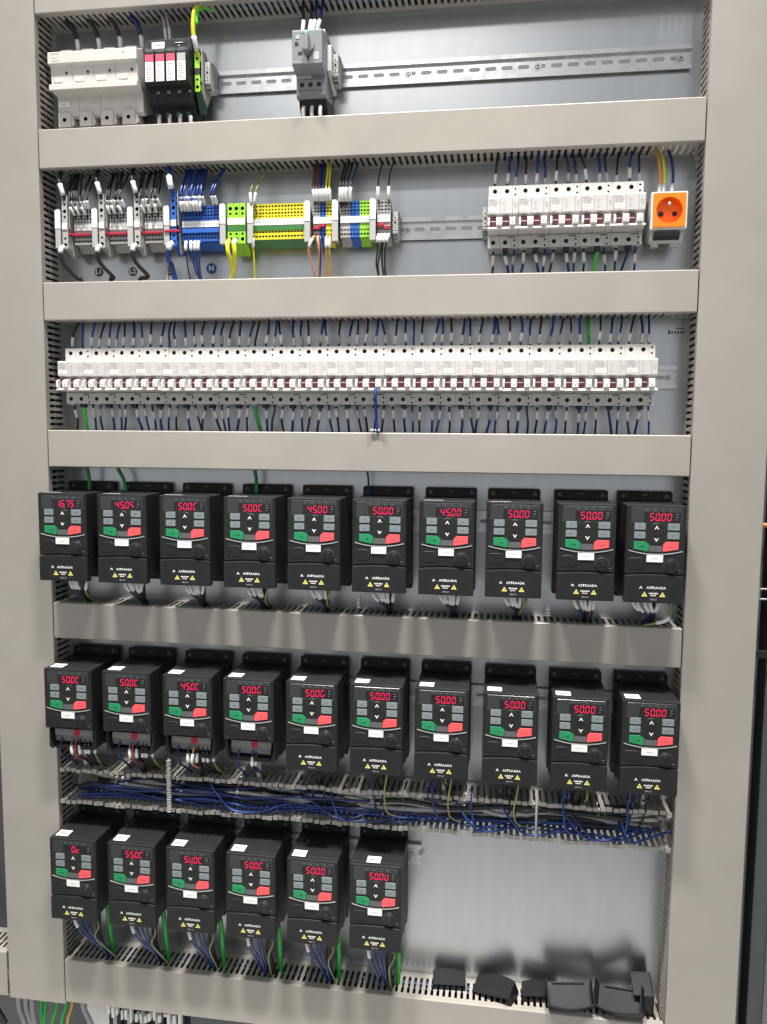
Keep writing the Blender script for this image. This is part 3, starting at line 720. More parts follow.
for i in range(6): q.box(-13 + i * 4.5, -10.4 + i * 4.5, -.4, 0, -3 + (i % 3) * .5, 3 - (i > 0) * 1.8)
for i in range(4): q.box(-2 + i * 3.6, .2 + i * 3.6, -.4, 0, 4.2, 6)
tag(q.build('plate_print', 'printdark', loc=(p.x, -.2, p.z)), 'dark print on the plate right of the long breaker row', 'print')

# ------------------------------------------------------------------ top row devices
# white four-pole block
W4 = 146.0; x0 = 25.5
root = thing('four_pole_block', 'wide white four-pole block at the upper left', 'power device', (x0, 0, R1 - 3))
pr = [(-5, 18), (-5, 40), (-40, 47), (-66, 36), (-71, 34), (-71, 18), (-67, 15), (-65, -12), (-70, -14), (-70, -21), (-48, -24), (-46, -52), (-40, -56), (-5, -40), (-5, -18)]
b = MB()
for k in range(4): b.prism(pr, 'x', k * 36.5 + .1, k * 36.5 + 36.4)
b.build('body', 'whitedev', root, bevel=.6, seg=1)
MB().box(-1.5, 147.4, -72.5, -66, 17, 35).build('front_rail', 'whitedev', root, bevel=1, seg=2)
q = MB().box(-.8, 146.8, -71.5, -65, -22, -13.2); q.build('lower_rail', 'whitedev', root, bevel=.8)
for k in range(4):
    X = k * 36.5
    MB().prism(rrect(X + 6, X + 26, 30, 50, 1.5), 'y', -46, -25).build('top_tab', 'whitedev', root, bevel=.5, seg=1)
    q = MB().holecell(X + 1, X + 22.5, -70, -48, X + 11.5, -59, 3.2, 3.2, -49, 10, 0, 1, 16)
    q.box(X + 1, X + 1.1, -49, -25, -70, -48); q.box(X + 22.4, X + 22.5, -49, -25, -70, -48); q.box(X + 1, X + 22.5, -48.9, -25, -70, -69.9)
    q.prism([(X + 22.5, -48), (X + 22.5, -70), (X + 28, -66), (X + 24, -50)], 'y', -47, -25)
    q.build('clamp_tab', ['whitedev', 'hole'], root, fix=False)
    MB().cyl((X + 27, 5), 'y', 2.0, -67.2, -64, 12).build('indicator_pin', 'hole', root)
    q = MB().prism(rrect(X + 4, X + 20, -8, -1, 1), 'y', -66.15, -65.2); q.build('embossed_field', 'whitedev', root, bevel=.3, seg=1)
q = MB().box(2, 21, -48.4, -47, -39, -30); q.box(7, 15, -48.55, -48.3, -35.2, -34.2, 1); q.build('label_sticker', ['paper', 'printgrey'], root)
q = MB().box(6, 18, -72.75, -72.4, 21, 21.4); q.box(6, 18, -72.75, -72.4, 32, 32.4); q.box(6, 6.4, -72.75, -72.4, 21, 32.4); q.box(17.6, 18, -72.75, -72.4, 21, 32.4); q.box(9, 14, -72.75, -72.4, 25, 25.8)
q.box(124, 127, -72.75, -72.4, 27, 30); q.build('printed_marks', 'printgrey', root)
for k, m in enumerate(('w_black', 'w_black', 'w_black', 'w_navy')):
    X = x0 + k * 36.5 + 29; cn = ('first black', 'second black', 'third black', 'blue')[k]
    wire([(X, -30, R1 + 36), (X, -31, R1 + 50), (X - 1, -32, R1 + 66), (X - 7, -36, R1 + 86), (X - 14, -40, 2141), (X - 17, -40, 2165)], 3.3, m, f'{cn} cable rising from the white four-pole block', 'cables above the white block', (10, 32), name='feeder_cable', catn='cable', sr=3.7)
# black surge protector with cartridges
xs = 183.0
root = thing('surge_protector', 'black surge protector with three pink and one grey cartridge', 'surge protector', (xs, 0, R1))
pr = [(-5, 45), (-48, 52), (-52, 50), (-54, 30), (-66, 29), (-68, 27), (-68, -22), (-66, -24), (-54, -26), (-52, -45), (-38, -52), (-30, -70), (-5, -70)]
MB().prism(pr, 'x', 0, 73).build('body', 'blackp', root, bevel=.8, seg=1)
for k in range(4):
    X = 2 + k * 17.4
    c = MB().box(X, X + 16.4, -71, -67, -23, 22).build('cartridge', 'blackp', root, bevel=.6, seg=1)
    q = MB().box(X + 1.5, X + 15, -71.6, -70.9, -20.5, 8.5); c2 = q.build('cartridge_label', 'paper', c)
    MB().box(X + 1.5, X + 15, -71.65, -70.9, 9, 19.5).build('cartridge_band', 'cartpink' if k < 3 else 'clear', c)
    q = MB()
    for i in range(7): q.box(X + 3.2, X + U(8, 13.5), -71.75, -71.5, -18 + i * 3.6, -16.6 + i * 3.6)
    q.build('cartridge_print', 'printpink' if k < 3 else 'printgrey', c)
    q = MB().box(X + 2, X + 14.5, -69.5, -67.5, 23.2, 28.8); q.build('release_tab', 'keymid', root, bevel=.5, seg=1)
    q = MB().cyl((X + 9, -35), 'y', 3.0, -54.6, -53, 14); q.build('screw_hole', 'hole', root)
    put('terminal_mark', textmesh(('L1', 'L2', 'L3', 'N')[k], 3.4, 'print'), root, (X + 15, -54.2, -30.5))
    MB().cyl((X + 8, -60), 'y', 4, -42, -36, 14).build('green_cap', 'darkgreen', root)
q = MB().box(7, 28, -53.4, -52.6, 36, 46); q.box(12, 23, -53.6, -53.3, 40.4, 41.6, 1); q.build('label_sticker', ['paper', 'printpink'], root)
q = MB().box(46, 58, -53.6, -52.8, 43, 44); q.box(51.5, 52.5, -53.6, -52.8, 38, 40.5); q.build('printed_marks', 'print', root)
q = MB().cyl((44, 43), 'y', 2.8, -53.4, -52.6, 12); q.cyl((61, 43), 'y', 2.8, -53.4, -52.6, 12); q.build('contact_hole', 'hole', root)
for k in range(2):
    X = xs + 24 + k * 7
    wire([(X, -36, R1 + 48), (X, -38, R1 + 56), (X - 2, -38, R1 + 76), (X - 6, -38, 2141), (X - 8, -38, 2160)], 1.8, 'sleevegrey', f'{"right" if k else "left"} of two grey sleeved wires above the black surge protector', 'sleeved wires', (6, 26), name='control_wire', sr=2.4)
for k in range(4):
    X = xs + 13 + k * 17.4
    wire([(X, -40, R1 - 60), (X + 1, -46, R1 - 70), (X + 2, -44, R1 - 84), (X + 2, -40, R1 - 104)], 2.8, ('w_white', 'w_white', 'w_white', 'w_blue')[k], (f'{ORD[k+1]} white sleeved wire below the black surge protector' if k < 3 else 'blue wire below the black surge protector'), 'wires below the surge protector', (6, 20), name='control_wire', sr=3.0)
# green earth terminal + clamp
root = thing('earth_terminal', 'single bright green earth terminal beside the black surge protector', 'terminal', (258.5, 0, R1))
put('terminal', slice_mesh(9, [(20, 3.0, 3.0, 1.2, True), (-12, 1.8, 1.8, .8, False), (-23, 2.8, 2.8, 1, True)], 'tgreen', 50, 28, -30, -44), root)
MB().box(.4, 8.6, -50.6, -49.5, -4, 5).build('dark_channel', 'hole', root)
MB().prism([(-6, -20), (-49, -29), (-30, -56), (-24, -58), (-6, -30)], 'x', .2, 8.8).build('dark_foot', 'darkgreen', root, bevel=.4, seg=1)
MB().prism([(-4, 17), (-30, 36), (-46, 34), (-46, -12), (-38, -36), (-24, -44), (-4, -17)], 'x', 9.1, 11).build('end_plate', 'tgrey', root, bevel=.3, seg=1)
wire([(263, -46, R1 + 22), (263, -56, R1 + 36), (261, -60, R1 + 56), (263, -60, R1 + 84), (270, -54, R1 + 96), (279, -44, R1 + 97), (284, -34, R1 + 98), (288, -26, R1 + 106)], 3.6, 'w_yg', 'yellow-green earth cable arching up from the green terminal', None, (10, 30), name='earth_cable', catn='cable', sr=4.0)
wire([(266, -58, R1 + 66), (267, -57, R1 + 84), (273, -51, R1 + 93.5), (281, -41.5, R1 + 95), (285, -33, R1 + 97)], 2.4, 'w_lime', 'green stripe cable lying along the yellow earth cable', None, None, name='earth_cable', catn='cable')
end_clamp(271.5, R1, 'grey end clamp right of the green earth terminal')
# motor protection switch
xs = 425.5
root = thing('motor_switch', 'grey motor protection switch with rotary knob', 'motor switch', (xs, 0, R1))
MB().prism([(-5, 40), (-60, 46), (-62, 44), (-62, -50), (-58, -54), (-5, -46)], 'x', 0, 45).build('rear_body', 'mpcb', root, bevel=.8, seg=1)
MB().prism([(-62, 38), (-84, 35), (-86, 33), (-86, -14), (-84, -17), (-62, -22)], 'x', -.5, 45.5).build('front_housing', 'mpcb', root, bevel=1.0)
for k in range(4):
    q = MB().cyl((6 + (0, 9, 21.5, 30)[k], 38), 'y', 2.8, -63.5, -61, 14); q.build('screw_hole', 'hole', root)
f = MB()
for k in range(3): f.holecell(3 + k * 13, 16 + k * 13, -42, -28, 9.5 + k * 13, -35, 3.6, 3.6, -63.5, 1.3, 0, 1, 16)
f.box(3, 42, -63.5, -62, -42.1, -42); f.box(3, 42, -63.5, -62, -28, -27.9)
f.build('terminal_face', ['mpcb', 'hole'], root, fix=False)
MB().prism(rrect(2, 24, -26, -17.5, 1), 'y', -64, -61).build('marker_plate', 'clear', root, bevel=.3, seg=1)
kb = MB().cyl((24.5, 11), 'y', 9.5, -86, -89, 24, r2=9).build('knob_base', 'mpcb', root)
MB().prism(rrect(21.3, 27.7, -2, 24, 3), 'y', -102, -88).build('knob_handle', 'mpcb', root, bevel=1.2)
MB().prism([(22.5, -4), (26.5, -4), (24.5, -12)], 'y', -86.6, -85.5).build('pointer', 'hole', root)
q = MB().box(4, 9.5, -86.5, -85.5, 12, 17); q.box(9, 15, -86.5, -85.5, -1, 3); q.build('slot_window', 'hole', root)
q = MB().cyl((8.5, 24), 'y', 3, -86.6, -85.5, 14); q.build('dial', 'clear', root)
q = MB().box(14, 26, -86.4, -85.8, 29.4, 31.8); q.build('printed_name', 'teal', root)
q = MB()
for k in range(6): q.box(1.5 + k * 2.4, 3 + k * 2.4, -86.4, -85.8, -12.5, -10.8)
q.box(33, 41, -86.3, -85.8, -9, 2); q.build('printed_marks', 'clear', root)
MB().prism([(-10, -46), (-58, -54), (-54, -64), (-36, -80), (-30, -82), (-10, -78)], 'x', 3, 46).build('lower_block', 'blackp', root, bevel=.6, seg=1)
for k in range(3):
    X = xs + 10 + k * 13
    wire([(X, -50, R1 - 60), (X, -58, R1 - 70), (X + 1, -58, R1 - 88), (X + 1, -50, R1 - 110)], 2.4, 'w_white', f'{ORD[k+1]} white sleeved wire below the motor switch', 'wires below the motor switch', (4, 26), name='control_wire', sr=3.0)
for k, m in enumerate(('w_black', 'w_black', 'w_navy', 'w_navy')):
    X = xs + (8, 19, 24, 31)[k]
    wire([(X, -52, R1 + 42), (X, -55, R1 + 48), (X + 1 + k, -52, R1 + 66), (X + 3 * (k - 1), -42, 2142), (X + 3 * (k - 1), -40, 2162)], 2.4, m, f'{ORD[k+1]} sleeved wire from the left above the motor switch', 'wires above the motor switch', (3, 22), name='control_wire', sr=3.1)
MB().prism([(-5, 34), (-44, 30), (-50, 26), (-50, -10), (-5, -30)], 'x', 45.6, 51).build('side_plate', 'white', root, bevel=.4, seg=1)
end_clamp(xs + 52, R1, 'grey end clamp right of the motor switch')

# ------------------------------------------------------------------ frequency drives
SEG = {'0': 'abcdef', '1': 'bc', '2': 'abged', '3': 'abgcd', '4': 'fgbc', '5': 'afgcd', '6': 'afgedc', '7': 'abc', '8': 'abcdefg', 'C': 'afed', 'U': 'fbedc', 'G': 'afedc', 'S': 'afgc', 'c': 'ged', ' ': '', 'L': 'fed', 'u': 'fgedc'}
DIG = {}
def digit_mesh(ch, dot):
    k = (ch, dot)
    if k in DIG: return DIG[k]
    m = MB(); w, h, t = 5.4, 10.0, 1.05; sh = 0.10
    def q(pts): m.prism([(x + sh * z, z) for x, z in pts], 'y', -.25, 0, 0)
    H = lambda z: q([(.5, z), (1.1, z + t / 2), (w - 1.1, z + t / 2), (w - .5, z), (w - 1.1, z - t / 2), (1.1, z - t / 2)])
    V = lambda x, z0, z1: q([(x, z0 + .35), (x - t / 2, z0 + 1), (x - t / 2, z1 - 1), (x, z1 - .35), (x + t / 2, z1 - 1), (x + t / 2, z0 + 1)])
    f = {'a': lambda: H(h), 'g': lambda: H(h / 2), 'd': lambda: H(0), 'f': lambda: V(.3, h / 2, h), 'b': lambda: V(w - .3, h / 2, h), 'e': lambda: V(.3, 0, h / 2), 'c': lambda: V(w - .3, 0, h / 2)}
    for s in SEG[ch]: f[s]()
    if dot: m.prism([(w + .5, -.7), (w + 1.8, -.7), (w + 1.8, .6), (w + .5, .6)], 'y', -.25, 0)
    DIG[k] = m.mesh('digit', 'led'); return DIG[k]
HW = 41.85; DH = 143.8
def arc(x0, x1, zs, zm, n=12):
    return [(x0 + (x1 - x0) * i / n, zs + (zm - zs) * (1 - (2 * i / n - 1) ** 2)) for i in range(n + 1)]
def lower_cover_mesh():
    m = MB()
    top = arc(-HW, HW, 40.2, 42.6)
    m.prism([(-HW, 0)] + top + [(HW, 0)], 'y', -109.2, -96)
    return m.mesh('lower_cover', 'blackp', bevel=1.3, seg=2)
def make_drive(opened):
    root = thing('frequency_drive', 'x', 'drive', (0, 0, 0))
    h = MB().box(-HW + .6, HW - .6, -97, -12, 44, DH - .4); h.box(-HW + .6, HW - .6, -58, -12, .5, 44)
    h.box(-HW + .6, -HW + 3, -97, -58, 8, 44); h.box(HW - 3, HW - .6, -97, -58, 8, 44)
    hs = h.build('housing', 'blackp', root, bevel=1.2)
    v = MB()
    for i in range(9):                                     # raised vent louvres along the top
        v.box(-30 + i * 7, -26.6 + i * 7, -78, -22, DH - .5, DH + .25)
    for s in (-1, 1):
        for i in range(7): v.box(s * (HW - .7) - .35, s * (HW - .7) + .35, -86 + i * 10, -80.5 + i * 10, 60, 122)
    v.build('vent_louvre', 'keymid' if False else 'blackp', hs)
    # rear mounting plate with ears
    b = MB().prism(rrect(-HW + .3, HW - .3, -10, DH + 14, 3), 'y', -12, -7.6); b.build('mounting_bracket', 'blackp', root, bevel=.5, seg=1)
    for s in (-1, 1): MB().prism([(s * 33 - 4, DH + 4), (s * 33 + 4, DH + 4), (s * 33, DH + 11)], 'y', -12.4, -11.9).build('bracket_ear', 'keymid', root)
    MB().box(-4, 4, -12.4, -11.9, DH + 7, DH + 8.6).build('bracket_slot', 'keymid', root)
    # front
    f = MB().prism(arc(-HW, HW, 41.2, 43.6) + [(HW, DH), (-HW, DH)], 'y', -107.6, -96.5)
    f.build('front_cover', 'blackp', root, bevel=1.6)
    dp = MB().prism(rrect(-35.5, 36.5, 118.6, 140.2, 1.2), 'y', -108.1, -107.3).build('display_panel', 'panelgrey', root, bevel=.25, seg=1)
    MB().prism(rrect(-17, 34.5, 119.6, 133.8, .6), 'y', -108.3, -108.0).build('display_window', 'blackgloss', dp)
    q = MB()
    for x in (-13, -2, 9, 20.5): q.box(x - 1.2, x - .2, -108.35, -108, 136.2, 137.4); q.box(x, x + 1.6, -108.25, -108, 136.6, 137)
    for z in (130.6, 126.8, 122.8): q.box(27, 31 - (z < 124) * 2.2, -108.45, -108.2, z, z + .7)
    q.build('indicator_mark', 'keygrey', dp)
    kp = MB().prism([(x, z) for x, z in arc(-36.8, 37.4, 77.6, 72.4)] + [(37.4, 118.3), (-36.8, 118.3)], 'y', -108.0, -107.3).build('keypad_panel', 'keyblack', root, bevel=.2, seg=1)
    a0 = arc(-37.8, 38.6, 76.6, 71.2, 18); a1 = arc(-37.8, 38.6, 77.8, 72.6, 18)
    MB().prism(a0 + a1[::-1], 'y', -108.5, -107.3).build('trim_arc', 'silver', kp)
    for x0, x1 in ((-30.4, -14.6), (16.2, 33)):
        for z0 in (107.8, 95):
            k = MB().prism(rrect(x0, x1, z0, z0 + 9.8, 1.1), 'y', -109.0, -107.8); k.box((x0 + x1) / 2 - 3, (x0 + x1) / 2 + 2.5, -109.12, -108.95, z0 + 4.3, z0 + 5.2, 1)
            k.build('key', ['keygrey', 'printdark'], kp, bevel=.35, seg=1)
    MB().prism(rrect(-8.4, 10.6, 86, 118, 9.3, 7), 'y', -108.7, -107.8).build('rocker_key', 'keyblack', kp, bevel=.5, seg=1)
    MB().prism(rrect(-5, 7.2, 97.8, 107.4, 2, 4), 'y', -108.95, -108.5).build('rocker_middle', 'blackgloss', kp)
    for z, s in ((111.4, 1), (93.2, -1)):
        MB().prism([(-2.2, z - 2.6 * s), (1.0, z + 2.8 * s), (4.2, z - 2.6 * s), (2.6, z - 2.6 * s), (1.0, z + .1 * s), (-.6, z - 2.6 * s)], 'y', -109.0, -108.6).build('arrow', 'print', kp)
    gm = MB().prism([(-30.6, 90.6), (-14.6, 90.6), (-9, 86.6), (-9.6, 77.2), (-12, 76.2), (-30.6, 79.6)], 'y', -109.2, -107.8)
    gm.box(-26, -16.5, -109.32, -109.15, 83, 83.8, 1); gm.box(-19, -16.5, -109.32, -109.15, 81.8, 85, 1)
    gm.build('start_key', ['keygreen', 'darkgreen'], kp, bevel=.5, seg=1)
    gm = MB().prism([(32.2, 90.8), (15, 90.8), (11, 86.8), (10, 77.2), (12.4, 76.4), (32.2, 80)], 'y', -109.2, -107.8)
    gm.box(18, 26, -109.32, -109.15, 83.2, 84, 1); gm.build('stop_key', ['keyred', 'redwin'], kp, bevel=.5, seg=1)
    MB().prism([(-8.6, 84.6), (9.4, 84.6), (9.6, 76), (-9, 76)], 'y', -108.35, -107.8).build('grey_field', 'keymid', kp)
    st = MB().box(-11.8, 11.4, -108.9, -107.5, 60.6, 70.9); st.box(-5, 4.6, -109.0, -108.85, 65.2, 66.0, 1); st.build('name_sticker', ['paper', 'printpink'], root)
    kn = MB().cyl((23, 56.4), 'y', 10.7, -107.4, -109.2, 28).build('knob', 'panelgrey', root)
    MB().cyl((23, 56.4), 'y', 9.2, -109.2, -112.0, 28, r2=8.2).build('knob_cap', 'blackp', kn, bevel=.4, seg=1)
    MB().cyl((23, 56.4), 'y', 5.4, -112.0, -112.5, 24, r2=4.6).build('knob_centre', 'blackgloss', kn)
    MB().prism(rrect(-38.5, -13.5, 49.5, 66.5, 7), 'y', -108.2, -107.3).build('port_cover', 'blackp', root, bevel=.4, seg=1)
    MB().box(33.5, 36.5, -107.95, -107.5, 48.6, 49.4).build('knob_mark', 'keygrey', root)
    if not opened:
        lc = put('lower_cover', LCM, root)
        put('logo_text', textmesh('ASTRAADA', 3.5, 'print'), lc, (3.4, -109.6, 22.6))
        MB().prism([(-20.5, 21), (-18.9, 24.4), (-17.6, 24.4), (-16, 21), (-17.2, 21), (-18.2, 23.4), (-19.3, 21)], 'y', -109.6, -109.15).build('logo_mark', 'print', lc)
        for x in (-12.8, 12.6):
            t = MB().prism([(x - 4.2, 9.6), (x + 4.2, 9.6), (x, 16.8)], 'y', -109.6, -109.15); t.prism([(x - .5, 11.2), (x + .5, 11.2), (x + .5, 14), (x - .5, 14)], 'y', -109.7, -109.55, 1); t.build('warning_triangle', ['yellow', 'printdark'], lc)
        q = MB()
        for i in range(6): q.box(-6.4 + i * 2.2, -4.9 + i * 2.2, -109.55, -109.15, 13.3, 15.2)
        for i in range(4): q.box(-4 + i * 2, -2.7 + i * 2, -109.55, -109.15, 10.4, 11.9)
        q.build('warning_text', 'print', lc)
        put('model_text', textmesh('DRV-21', 2.1, 'printgrey'), lc, (0.4, -109.6, 5.2))
    else:
        t = MB()
        for i in range(12):
            x = -34 + i * 5.6
            t.holecell(x, x + 5.6, 25, 35, x + 2.8, 31, 1.7, 1.7, -92, 4, 1 if 5 < i < 8 else 0, 2, 8)
            t.box(x + .3, x + 5.3, -91.9, -70, 24.6, 35.4, 1 if 5 < i < 8 else 0)
        for i in range(8):
            x = -37 + i * 8.4
            t.holecell(x, x + 8.4, 12, 24.5, x + 4.2, 19, 2.5, 2.5, -86, 5, 0, 2, 10); t.box(x + .2, x + 8.2, -85.9, -62, 12, 24.6, 0)
        t.build('terminal_strip', ['termgrey', 'jumper', 'hole'], root, fix=False)
        j = MB()
        for s in (-1, 1):
            j.prism([(s * 36, 2), (s * 41.5, 6), (s * 41.5, 40), (s * 39, 40), (s * 38, 20), (s * 33, 8)], 'y', -98, -66)
        j.prism([(-34, 2), (34, 2), (30, 9), (-30, 9)], 'y', -94, -62)
        j.build('terminal_jaw', 'blackp', root, bevel=.6, seg=1)
    return root
LCM = lower_cover_mesh()
P0 = make_drive(False); P1 = make_drive(True)
free = {False: P0, True: P1}
READ = [['16.75', '45.0S', '50.0C', '50.0C', '45.00', '50.00', '45.00', '50.00', '50.00', '50.00'],
        ['50.0C', '50.0C', '45.0C', '50.0G', '50.0G', '50.00', '50.00', '50.00', '50.00', '50.00'],
        [' 0.c ', '55.0C', '5U.0C', '50.0C', '50.00', '50.0U']]
OFFX = [[-3.5, -3.8, -1.2, 2, 3, 2.5, 2.9, 1.1, 3, -2], [-2.8, -2.8, -1.2, -1, -.6, .4, .4, 2.3, 3.3, 2.8], [-4.5, -3.4, -2.7, -2.1, -1.3, -1.4]]
OFFZ = [[0] * 10, [0, .5, 0, 0, .3, 1.5, 1.5, 0, -1, 0], [0] * 6]
ROWN = ['upper', 'middle', 'lower']
DX0 = (8.0, 7.7, 10.0); PITCH = 102.75
DRV = []
for r in range(3):
    n = len(READ[r])
    for i in range(n):
        op = (r == 1 and i < 4)
        src = free[op]
        if src is not None: d = copy_tree(src) if False else src; free[op] = None; keep = d
        else: d = None
        DRV.append((r, i, op, d))
protos = {False: P0, True: P1}
drives = []
LEDP = {}
# copy before touching the prototypes, so that every copy starts clean
for r, i, op, d in DRV:
    if d is None: d = copy_tree(protos[op])
    drives.append((r, i, op, d))
sides = ('leftmost', 'second from left', 'third from left', 'fourth from left', 'fifth from left', 'sixth from left', 'seventh from left', 'eighth from left', 'second from right', 'rightmost')
for r, i, op, d in drives:
    xc = DX0[r] + OFFX[r][i] + PITCH * i + HW
    zb = DZ[r] - DH + OFFZ[r][i]
    d.location = (xc * MM, 0, zb * MM)
    d.rotation_euler = (0, 0, U(-.004, .004))
    n = len(READ[r]); nm = sides[i] if n == 10 else (sides[i] if i < 5 else 'rightmost')
    lab = f'black drive, {nm} in the {ROWN[r]} row of drives'
    if op: lab += ', lower cover removed'
    tag(d, lab, 'drive', f'drives of the {ROWN[r]} row')
    win = [c for c in d.children if c.name.split('.')[0] == 'display_panel'][0]
    s = READ[r][i]; k = 0; j = 0
    while j < len(s):
        dot = j + 1 < len(s) and s[j + 1] == '.'
        if s[j] != ' ' or dot: put('digit', digit_mesh(s[j], dot), win, (-9.6 + k * 8.2, -108.35, 121.6))
        k += 1; j += 2 if dot else 1
    if r > 0 or i in (0, 1, 2, 3, 6, 7):
        sx = -36 if not (r == 2 and i == 5) else -16
        t = MB()
        if r == 0: t.box(sx, sx + 30, -99, -96.5, DH - .3, DH + .12)
        else: t.box(sx, sx + 22, -99, -80, DH - .3, DH + .12)
        if r > 0:
            for a, b, c, e in ((6, 15, -96, -94), (6, 9.5, -92.5, -88), (11, 16, -92.5, -90.2), (11, 15, -88.6, -86), (7, 14, -84, -82.6)): t.box(sx + a, sx + b, c, e, DH + .1, DH + .2, 1)
        t.build('top_sticker', ['paper', 'printdark'], d)
    # wires underneath
    who = f'under the {nm} drive of the {ROWN[r]} row'
    grp = f'wires under the {ROWN[r]} drives'
    if r == 0:
        zt = 1193
        spec = [(-12, 'w_navy'), (-3, 'w_black'), (4, 'w_black'), (11, 'w_black')] + ([(20, 'w_ygdark')] if i in (3, 4, 7) else [(18, 'w_black')]) if i > 0 else [(-6, 'w_navy'), (2, 'w_black'), (8, 'w_black'), (24, 'w_ygdark')]
        if i == 9: spec = [(-24, 'w_navy'), (-18, 'w_navy'), (-8, 'w_navy'), (2, 'w_black'), (12, 'w_black')]
        for q, (dx, m) in enumerate(spec):
            x = xc + dx + U(-2, 2); e = xc + 8 + dx * .25 + U(-4, 4); cn = {'w_navy': 'dark blue', 'w_black': 'black', 'w_ygdark': 'yellow-green'}[m]
            wire([(x, -78 + U(-6, 6), zb + 6), (x, -80, zb - 6), (x * .7 + e * .3, -78, zb - 16), (e, -62 + U(-3, 3), zt + 16), (e + U(-4, 4), -42 + U(-6, 6), zt - 2), (e, -38, zt - 24)], U(1.8, 2.3), m, f'{cn} wire {who}, {ORD[q+1]} from left', grp, (U(5, 9), U(26, 31)) if m != 'w_ygdark' or i == 0 else None, name='drive_wire', sr=2.9, sm='sleeve')
        if i == 9:
            wire([(xc + 26, -80, zb + 4), (xc + 30, -84, zb - 14), (xc + 26, -82, zb - 30), (xc + 8, -76, zb - 38), (xc - 4, -60, zb - 46), (xc - 8, -46, zb - 60)], 1.9, 'w_ygdark', 'yellow-green wire with white sleeve curling under the rightmost upper drive', grp, (30, 52), name='drive_wire', sr=3.0)
        MB
        wire([(xc + 12, -58, zb + 6), (xc + 12, -62, zb - 10), (xc + 9, -54, zb - 34), (xc + 8, -40, zt - 2), (xc + 8, -36, zt - 22)], 4.4, 'w_black', f'thick black motor cable {who}', 'motor cables of the upper drives', None, name='motor_cable', catn='cable')
    elif r == 1:
        zt = 902
        if op:
            spec = [(-24, 'w_navy', -88), (-4, 'w_violet' if i < 2 else 'w_navy', -90), (4, 'w_red' if i != 2 else 'w_orange', -92), (10, 'w_black', -88), (17, 'w_black', -84), (24, 'w_black', -84), (33, 'w_ygdark', -80)]
            if i == 3: spec = [(-22, 'w_blue', -88), (2, 'w_navy', -88), (6, 'w_navy', -84)]
        else:
            spec = [(-12, 'w_navy', -74), (2, 'w_black', -70), (10, 'w_black', -66)] + ([(16, 'w_ygdark' if i == 8 else 'w_ygpale', -78)] if i in (5, 6, 7, 8) else []) + ([(-20, 'w_blue', -76)] if i in (6, 8, 9) else [])
        for q, (dx, m, yy) in enumerate(spec):
            x = xc + dx + U(-1.5, 1.5); cn = {'w_navy': 'dark blue', 'w_blue': 'blue', 'w_black': 'black', 'w_ygdark': 'dull yellow-green', 'w_ygpale': 'pale yellow-green', 'w_violet': 'violet', 'w_red': 'red', 'w_orange': 'orange'}[m]
            z0 = zb + (18 if op else 3); fx = U(-16, 18); yb_ = -30 - U(0, 24)
            if m in ('w_ygpale', 'w_blue'): yb_ = -62 - U(0, 6)
            pts = [(x, yy, z0), (x, yy - 5, z0 - 12), (x + U(-3, 3), yy - 4, z0 - 28), (x + fx * .2, yy * .9, zb - 32), (x + fx * .4, yb_ - 6, zb - 58), (x + fx, yb_, zb - 82), (x + fx * 2.4, yb_ + 4, zb - 92)]
            if op: pts = [(x, yy, z0), (x, yy - 4, z0 - 10), (x + U(-2, 2), yy - 3, z0 - 26), (x + fx * .2, -66, zb - 28), (x + fx * .4, -44, zb - 46), (x + fx * .7, -36, zb - 66)]
            elif m == 'w_ygpale': pts = [(x, yy, z0), (x, yy - 4, z0 - 14), (x - 4, yy - 2, z0 - 40), (x - 6, -66, zb - 62), (x - 2, -64, zb - 82), (x + 12, -56, zb - 92), (x + 20, -46, zb - 88)]
            wire(pts, 1.7 if m != 'w_ygpale' else 1.3, m, f'{cn} wire {who}, {ORD[q+1]} from left', grp, (10, 25) if op and q != 0 and m != 'w_red' else None, name='drive_wire', sr=2.9, sm='sleeve')
        wire([(xc + 4, -60, zb + 4), (xc + 4, -66, zb - 16), (xc + 2, -56, zb - 40), (xc + 10, -40, zb - 62), (xc + 60, -34, zb - 72), (xc + 130, -32, zb - 74)], 5.0, 'w_black' if i % 3 else 'braid', f'thick motor cable {who}', 'motor cables of the middle drives', None, name='motor_cable', catn='cable')
    else:
        zt = 551
        fx = (34, 26, 14, 8, 16, 10)[i]
        spec = [(-16, 'w_blue'), (-8, 'w_navy'), (2, 'w_blue'), (10, 'w_navy')]
        for q, (dx, m) in enumerate(spec):
            x = xc + dx + U(-2, 2); e = xc + fx + dx * .35 + U(-4, 4)
            wire([(x, -74, zb + 4), (x, -80, zb - 12), (x * .75 + e * .25, -78, zb - 40), (x * .3 + e * .7, -62, zb - 72), (e, -46 + U(-8, 6), zt), (e, -40, zt - 24)], 1.7, m, f'{"blue" if m == "w_blue" else "dark blue"} wire {who}, {ORD[q+1]} from left', grp, (22, 38) if q == 0 else None, name='drive_wire', sr=3.0)
        x = xc + 24; e = xc + fx + 16
        wire([(x, -70, zb + 4), (x + 2, -82, zb - 8), (x + 6, -84, zb - 24), (x - 4, -76, zb - 52), (e - 6, -52, zt + 4), (e - 6, -44, zt - 20)], 1.4, 'w_ygdark', f'yellow-green earth wire {who}', 'earth wires of the lower drives', (2, 16) if i in (0, 2, 4) else None, name='earth_wire', sr=3.2)
        wire([(x + 4, -50, zb + 6), (x + 8, -52, zb - 24), (x + 8, -46, zb - 62), (x + 6, -34, zt + 2), (x + 6, -30, zt - 22)], 4.2, 'w_green', f'thick green network cable {who}', 'green cables of the lower drives', None, name='network_cable', catn='cable', n=8)
